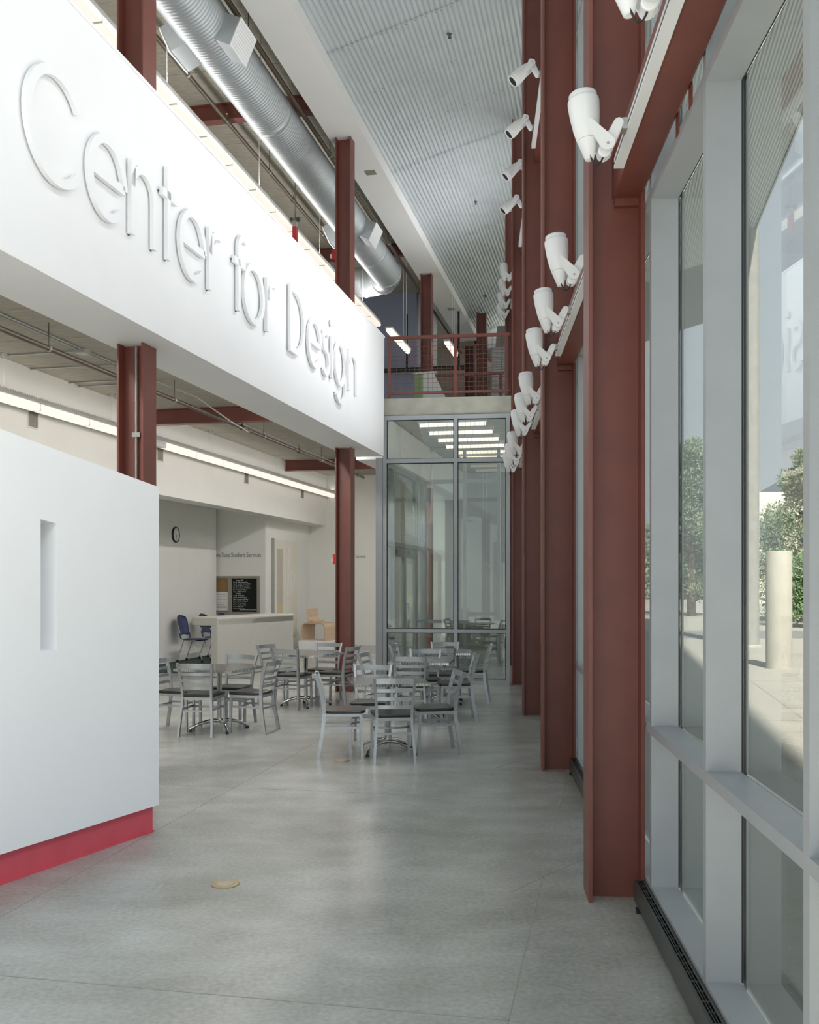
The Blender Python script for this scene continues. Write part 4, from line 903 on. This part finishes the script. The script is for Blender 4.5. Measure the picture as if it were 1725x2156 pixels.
# back screen of the vestibule
w4 = empty('window_4'); struct(w4); vk = v3(20.5) + .07; ue = -2.25
for u in (u3 + .0, u3 + .85, ue - .07): MB('L').box(u, u + .06, vk, vk + .10, 0, 4.53).build('mullion', 'alu', w4)
for a, b in ((u3 + .06, u3 + .85), (u3 + .91, ue - .07)):
    for z0, z1 in ((0, .10), (.84, .91), (3.78, 3.86), (4.46, 4.53)): MB('L').box(a, b, vk, vk + .09, z0, z1).build('transom', 'alu', w4)
    for z0, z1 in ((.10, .84), (.91, 3.78), (3.86, 4.46)): MB('L').box(a, b, vk + .04, vk + .05, z0, z1).build('glass_pane', 'pglass', w4)
vw = V(-3, 25.2)
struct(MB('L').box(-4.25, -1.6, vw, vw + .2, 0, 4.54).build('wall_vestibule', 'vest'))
d2 = empty('door_2'); struct(d2)
MB('L').box(-2.72, -1.95, vw - .06, vw - .001, 0, 2.15).build('door_leaf', 'wallw', d2)
MB('L').box(-2.78, -2.72, vw - .08, vw - .001, 0, 2.21).box(-1.95, -1.89, vw - .08, vw - .001, 0, 2.21).box(-2.72, -1.95, vw - .08, vw - .001, 2.151, 2.21).build('door_frame', 'alu', d2)
MB('L').box(-2.62, -2.05, vw - .12, vw - .061, .98, 1.04).build('push_bar', 'conduit', d2)
un = thing('wall_louver', 'grey louvered ventilation unit above the vestibule door', 'vent')
MB('L').box(-2.75, -1.95, vw - .12, vw - .001, 2.45, 3.6).build('louver_frame', 'case', un)
b = MB('L')
for k in range(16): b.hexa([(-2.70, vw - .12, 2.52 + .066 * k), (-2.0, vw - .12, 2.52 + .066 * k), (-2.0, vw - .155, 2.50 + .066 * k), (-2.70, vw - .155, 2.50 + .066 * k)], [(-2.70, vw - .12, 2.55 + .066 * k), (-2.0, vw - .12, 2.55 + .066 * k), (-2.0, vw - .155, 2.505 + .066 * k), (-2.70, vw - .155, 2.505 + .066 * k)])
b.build('louver_blades', 'conduit', un)
t = thing('wall_conduits', 'pair of zinc conduits bending down the vestibule wall', 'conduit')
for d in (0, .09): MB('L').tube([(-3.25 + d, vw - .02, 4.5), (-3.25 + d, vw - .02, 2.3 - d), (-3.10 + d, vw - .02, 2.1 - d), (-2.9, vw - .02, 2.1 - d)], .014, 8).build('conduit', 'conduit', t)
# ================================================================= OUTSIDE
t = thing('concrete_pillar', 'tall round concrete pillar carrying the canopy outside the window', 'pillar', (8.92, 25.7, -.02))
MB().lathe([(.30, 0), (.30, 11.0)], n=36).build('shaft', mat('pillar_concrete', (150, 149, 141), .85, var=.1, scale=4, bump=.2), t); MB().lathe([(.34, 0), (.34, .05), (.30, .07)], n=36).build('base_collar', 'conc', t)
t = thing('concrete_bollard', 'short thick round concrete post standing on the sunny paving outside', 'bollard', (7.40, 19.5, -.02))
MB().lathe([(.25, 0), (.252, .3), (.25, 2.33), (.235, 2.35)], n=40).build('shaft', mat('pale_concrete', (172, 168, 155), .85, var=.08, scale=3, bump=.15), t)
def leaves(n, fn, size, m, name, parent, asp=.28):
    vs = []; fs = []
    for i in range(n):
        c, out = fn(); d = (Vector((random.gauss(0, 1), random.gauss(0, 1), random.gauss(0, 1))) + out * 1.4).normalized(); a = d.cross(Vector((random.gauss(0, 1), random.gauss(0, 1), random.gauss(0, 1)))).normalized()
        l = size * random.uniform(.6, 1.3); w = l * asp; k = len(vs)
        vs += [tuple(c - a * w * .3), tuple(c + d * l * .5 + a * w), tuple(c + d * l), tuple(c + d * l * .5 - a * w)]; fs.append((k, k + 1, k + 2, k + 3))
    o = MB().raw(vs, fs).build(name, m, parent); o['kind'] = 'stuff'; return o
def pine(x, y, h, r, label, n=9000, size=.26):
    t = thing('pine_tree', label, 'tree', (x, y, 0)); MB().tube([(0, 0, -.05), (.05, 0, h * .5), (0, .05, h * .95)], [r * .09, r * .06, .03], 10).build('trunk', 'bark', t)
    cl = []
    for i in range(90):
        f = random.random() ** .8; z = h * (.10 + .88 * f); rr = r * (1.05 - f) ** .7 * (.35 + .65 * random.random()); a = random.uniform(0, 6.283); cl.append((Vector((rr * math.cos(a), rr * math.sin(a), z)), r * (.34 - .20 * f)))
    cl.append((Vector((0, 0, h * .93)), r * .12))
    br = MB()
    for c, rad in cl: br.tube([(0, 0, max(.3, c.z - .5)), tuple(c)], [r * .02, .01], 5)
    br.build('branches', 'bark', t)
    def fn():
        c, rad = random.choice(cl); d = Vector((random.gauss(0, 1), random.gauss(0, 1), random.gauss(0, .8))).normalized(); return c + d * rad * random.random() ** .4, d + Vector((0, 0, .5))
    leaves(n, fn, size, 'needle', 'needles', t, .15); return t
pine(16.5, 40, 7.0, 2.6, 'large bushy pine tree behind the concrete post outside', 42000, .17)
pine(13.6, 47, 8.5, 2.4, 'slimmer pine tree seen through the narrow pane left of the large one', 22000, .19)
sb_ = thing('round_shrub', 'bright green leafy shrub at the right of the concrete post', 'shrub', (15.0, 36, 0))
MB().tube([(0, 0, -.03), (0, 0, 1.6)], .05, 8).build('stem', 'bark', sb_)
scl = [(Vector((random.uniform(-1, 1), random.uniform(-.8, .8), random.uniform(.4, 2.4))), random.uniform(.35, .6)) for _ in range(26)]
def sfn():
    c, rad = random.choice(scl); d = Vector((random.gauss(0, 1), random.gauss(0, 1), random.gauss(0, 1))).normalized(); return c + d * rad * random.random() ** .35, d
leaves(14000, sfn, .10, 'leaf', 'leaves', sb_, .42)
hl = [(Vector((random.uniform(8, 75), random.uniform(84, 96), random.uniform(.5, 4.8))), random.uniform(1., 2.)) for _ in range(260)]
def hfn():
    c, rad = random.choice(hl); d = Vector((random.gauss(0, 1), random.gauss(0, 1), random.gauss(0, 1))).normalized(); return c + d * rad * random.random() ** .4, d
o = leaves(36000, hfn, .5, 'needle', 'far_treeline', None, .4); o['label'] = 'dark green line of trees far beyond the plaza'; o['category'] = 'trees'
bd = thing('cream_building', 'low cream building with a dark hipped roof beyond the pine tree', 'building', (29.5, 76, 0))
MB().box(-4.5, 8, -4, 6, -.05, 8.2).build('walls', mat('cream_render', (226, 218, 196), .85), bd)
MB().hexa([(-1.6, -4.0, 8.21), (8.0, -4.0, 8.21), (8.0, 6.0, 8.21), (-1.6, 6.0, 8.21)], [(1.4, .5, 10.4), (5, .5, 10.4), (5, 1.5, 10.4), (1.4, 1.5, 10.4)]).build('roof', 'duskroof', bd)
for k in range(4): MB().box(-3.6 + 2.8 * k, -2.2 + 2.8 * k, -4.05, -4.0, 4.2, 6.0).build('window', 'duskroof', bd)
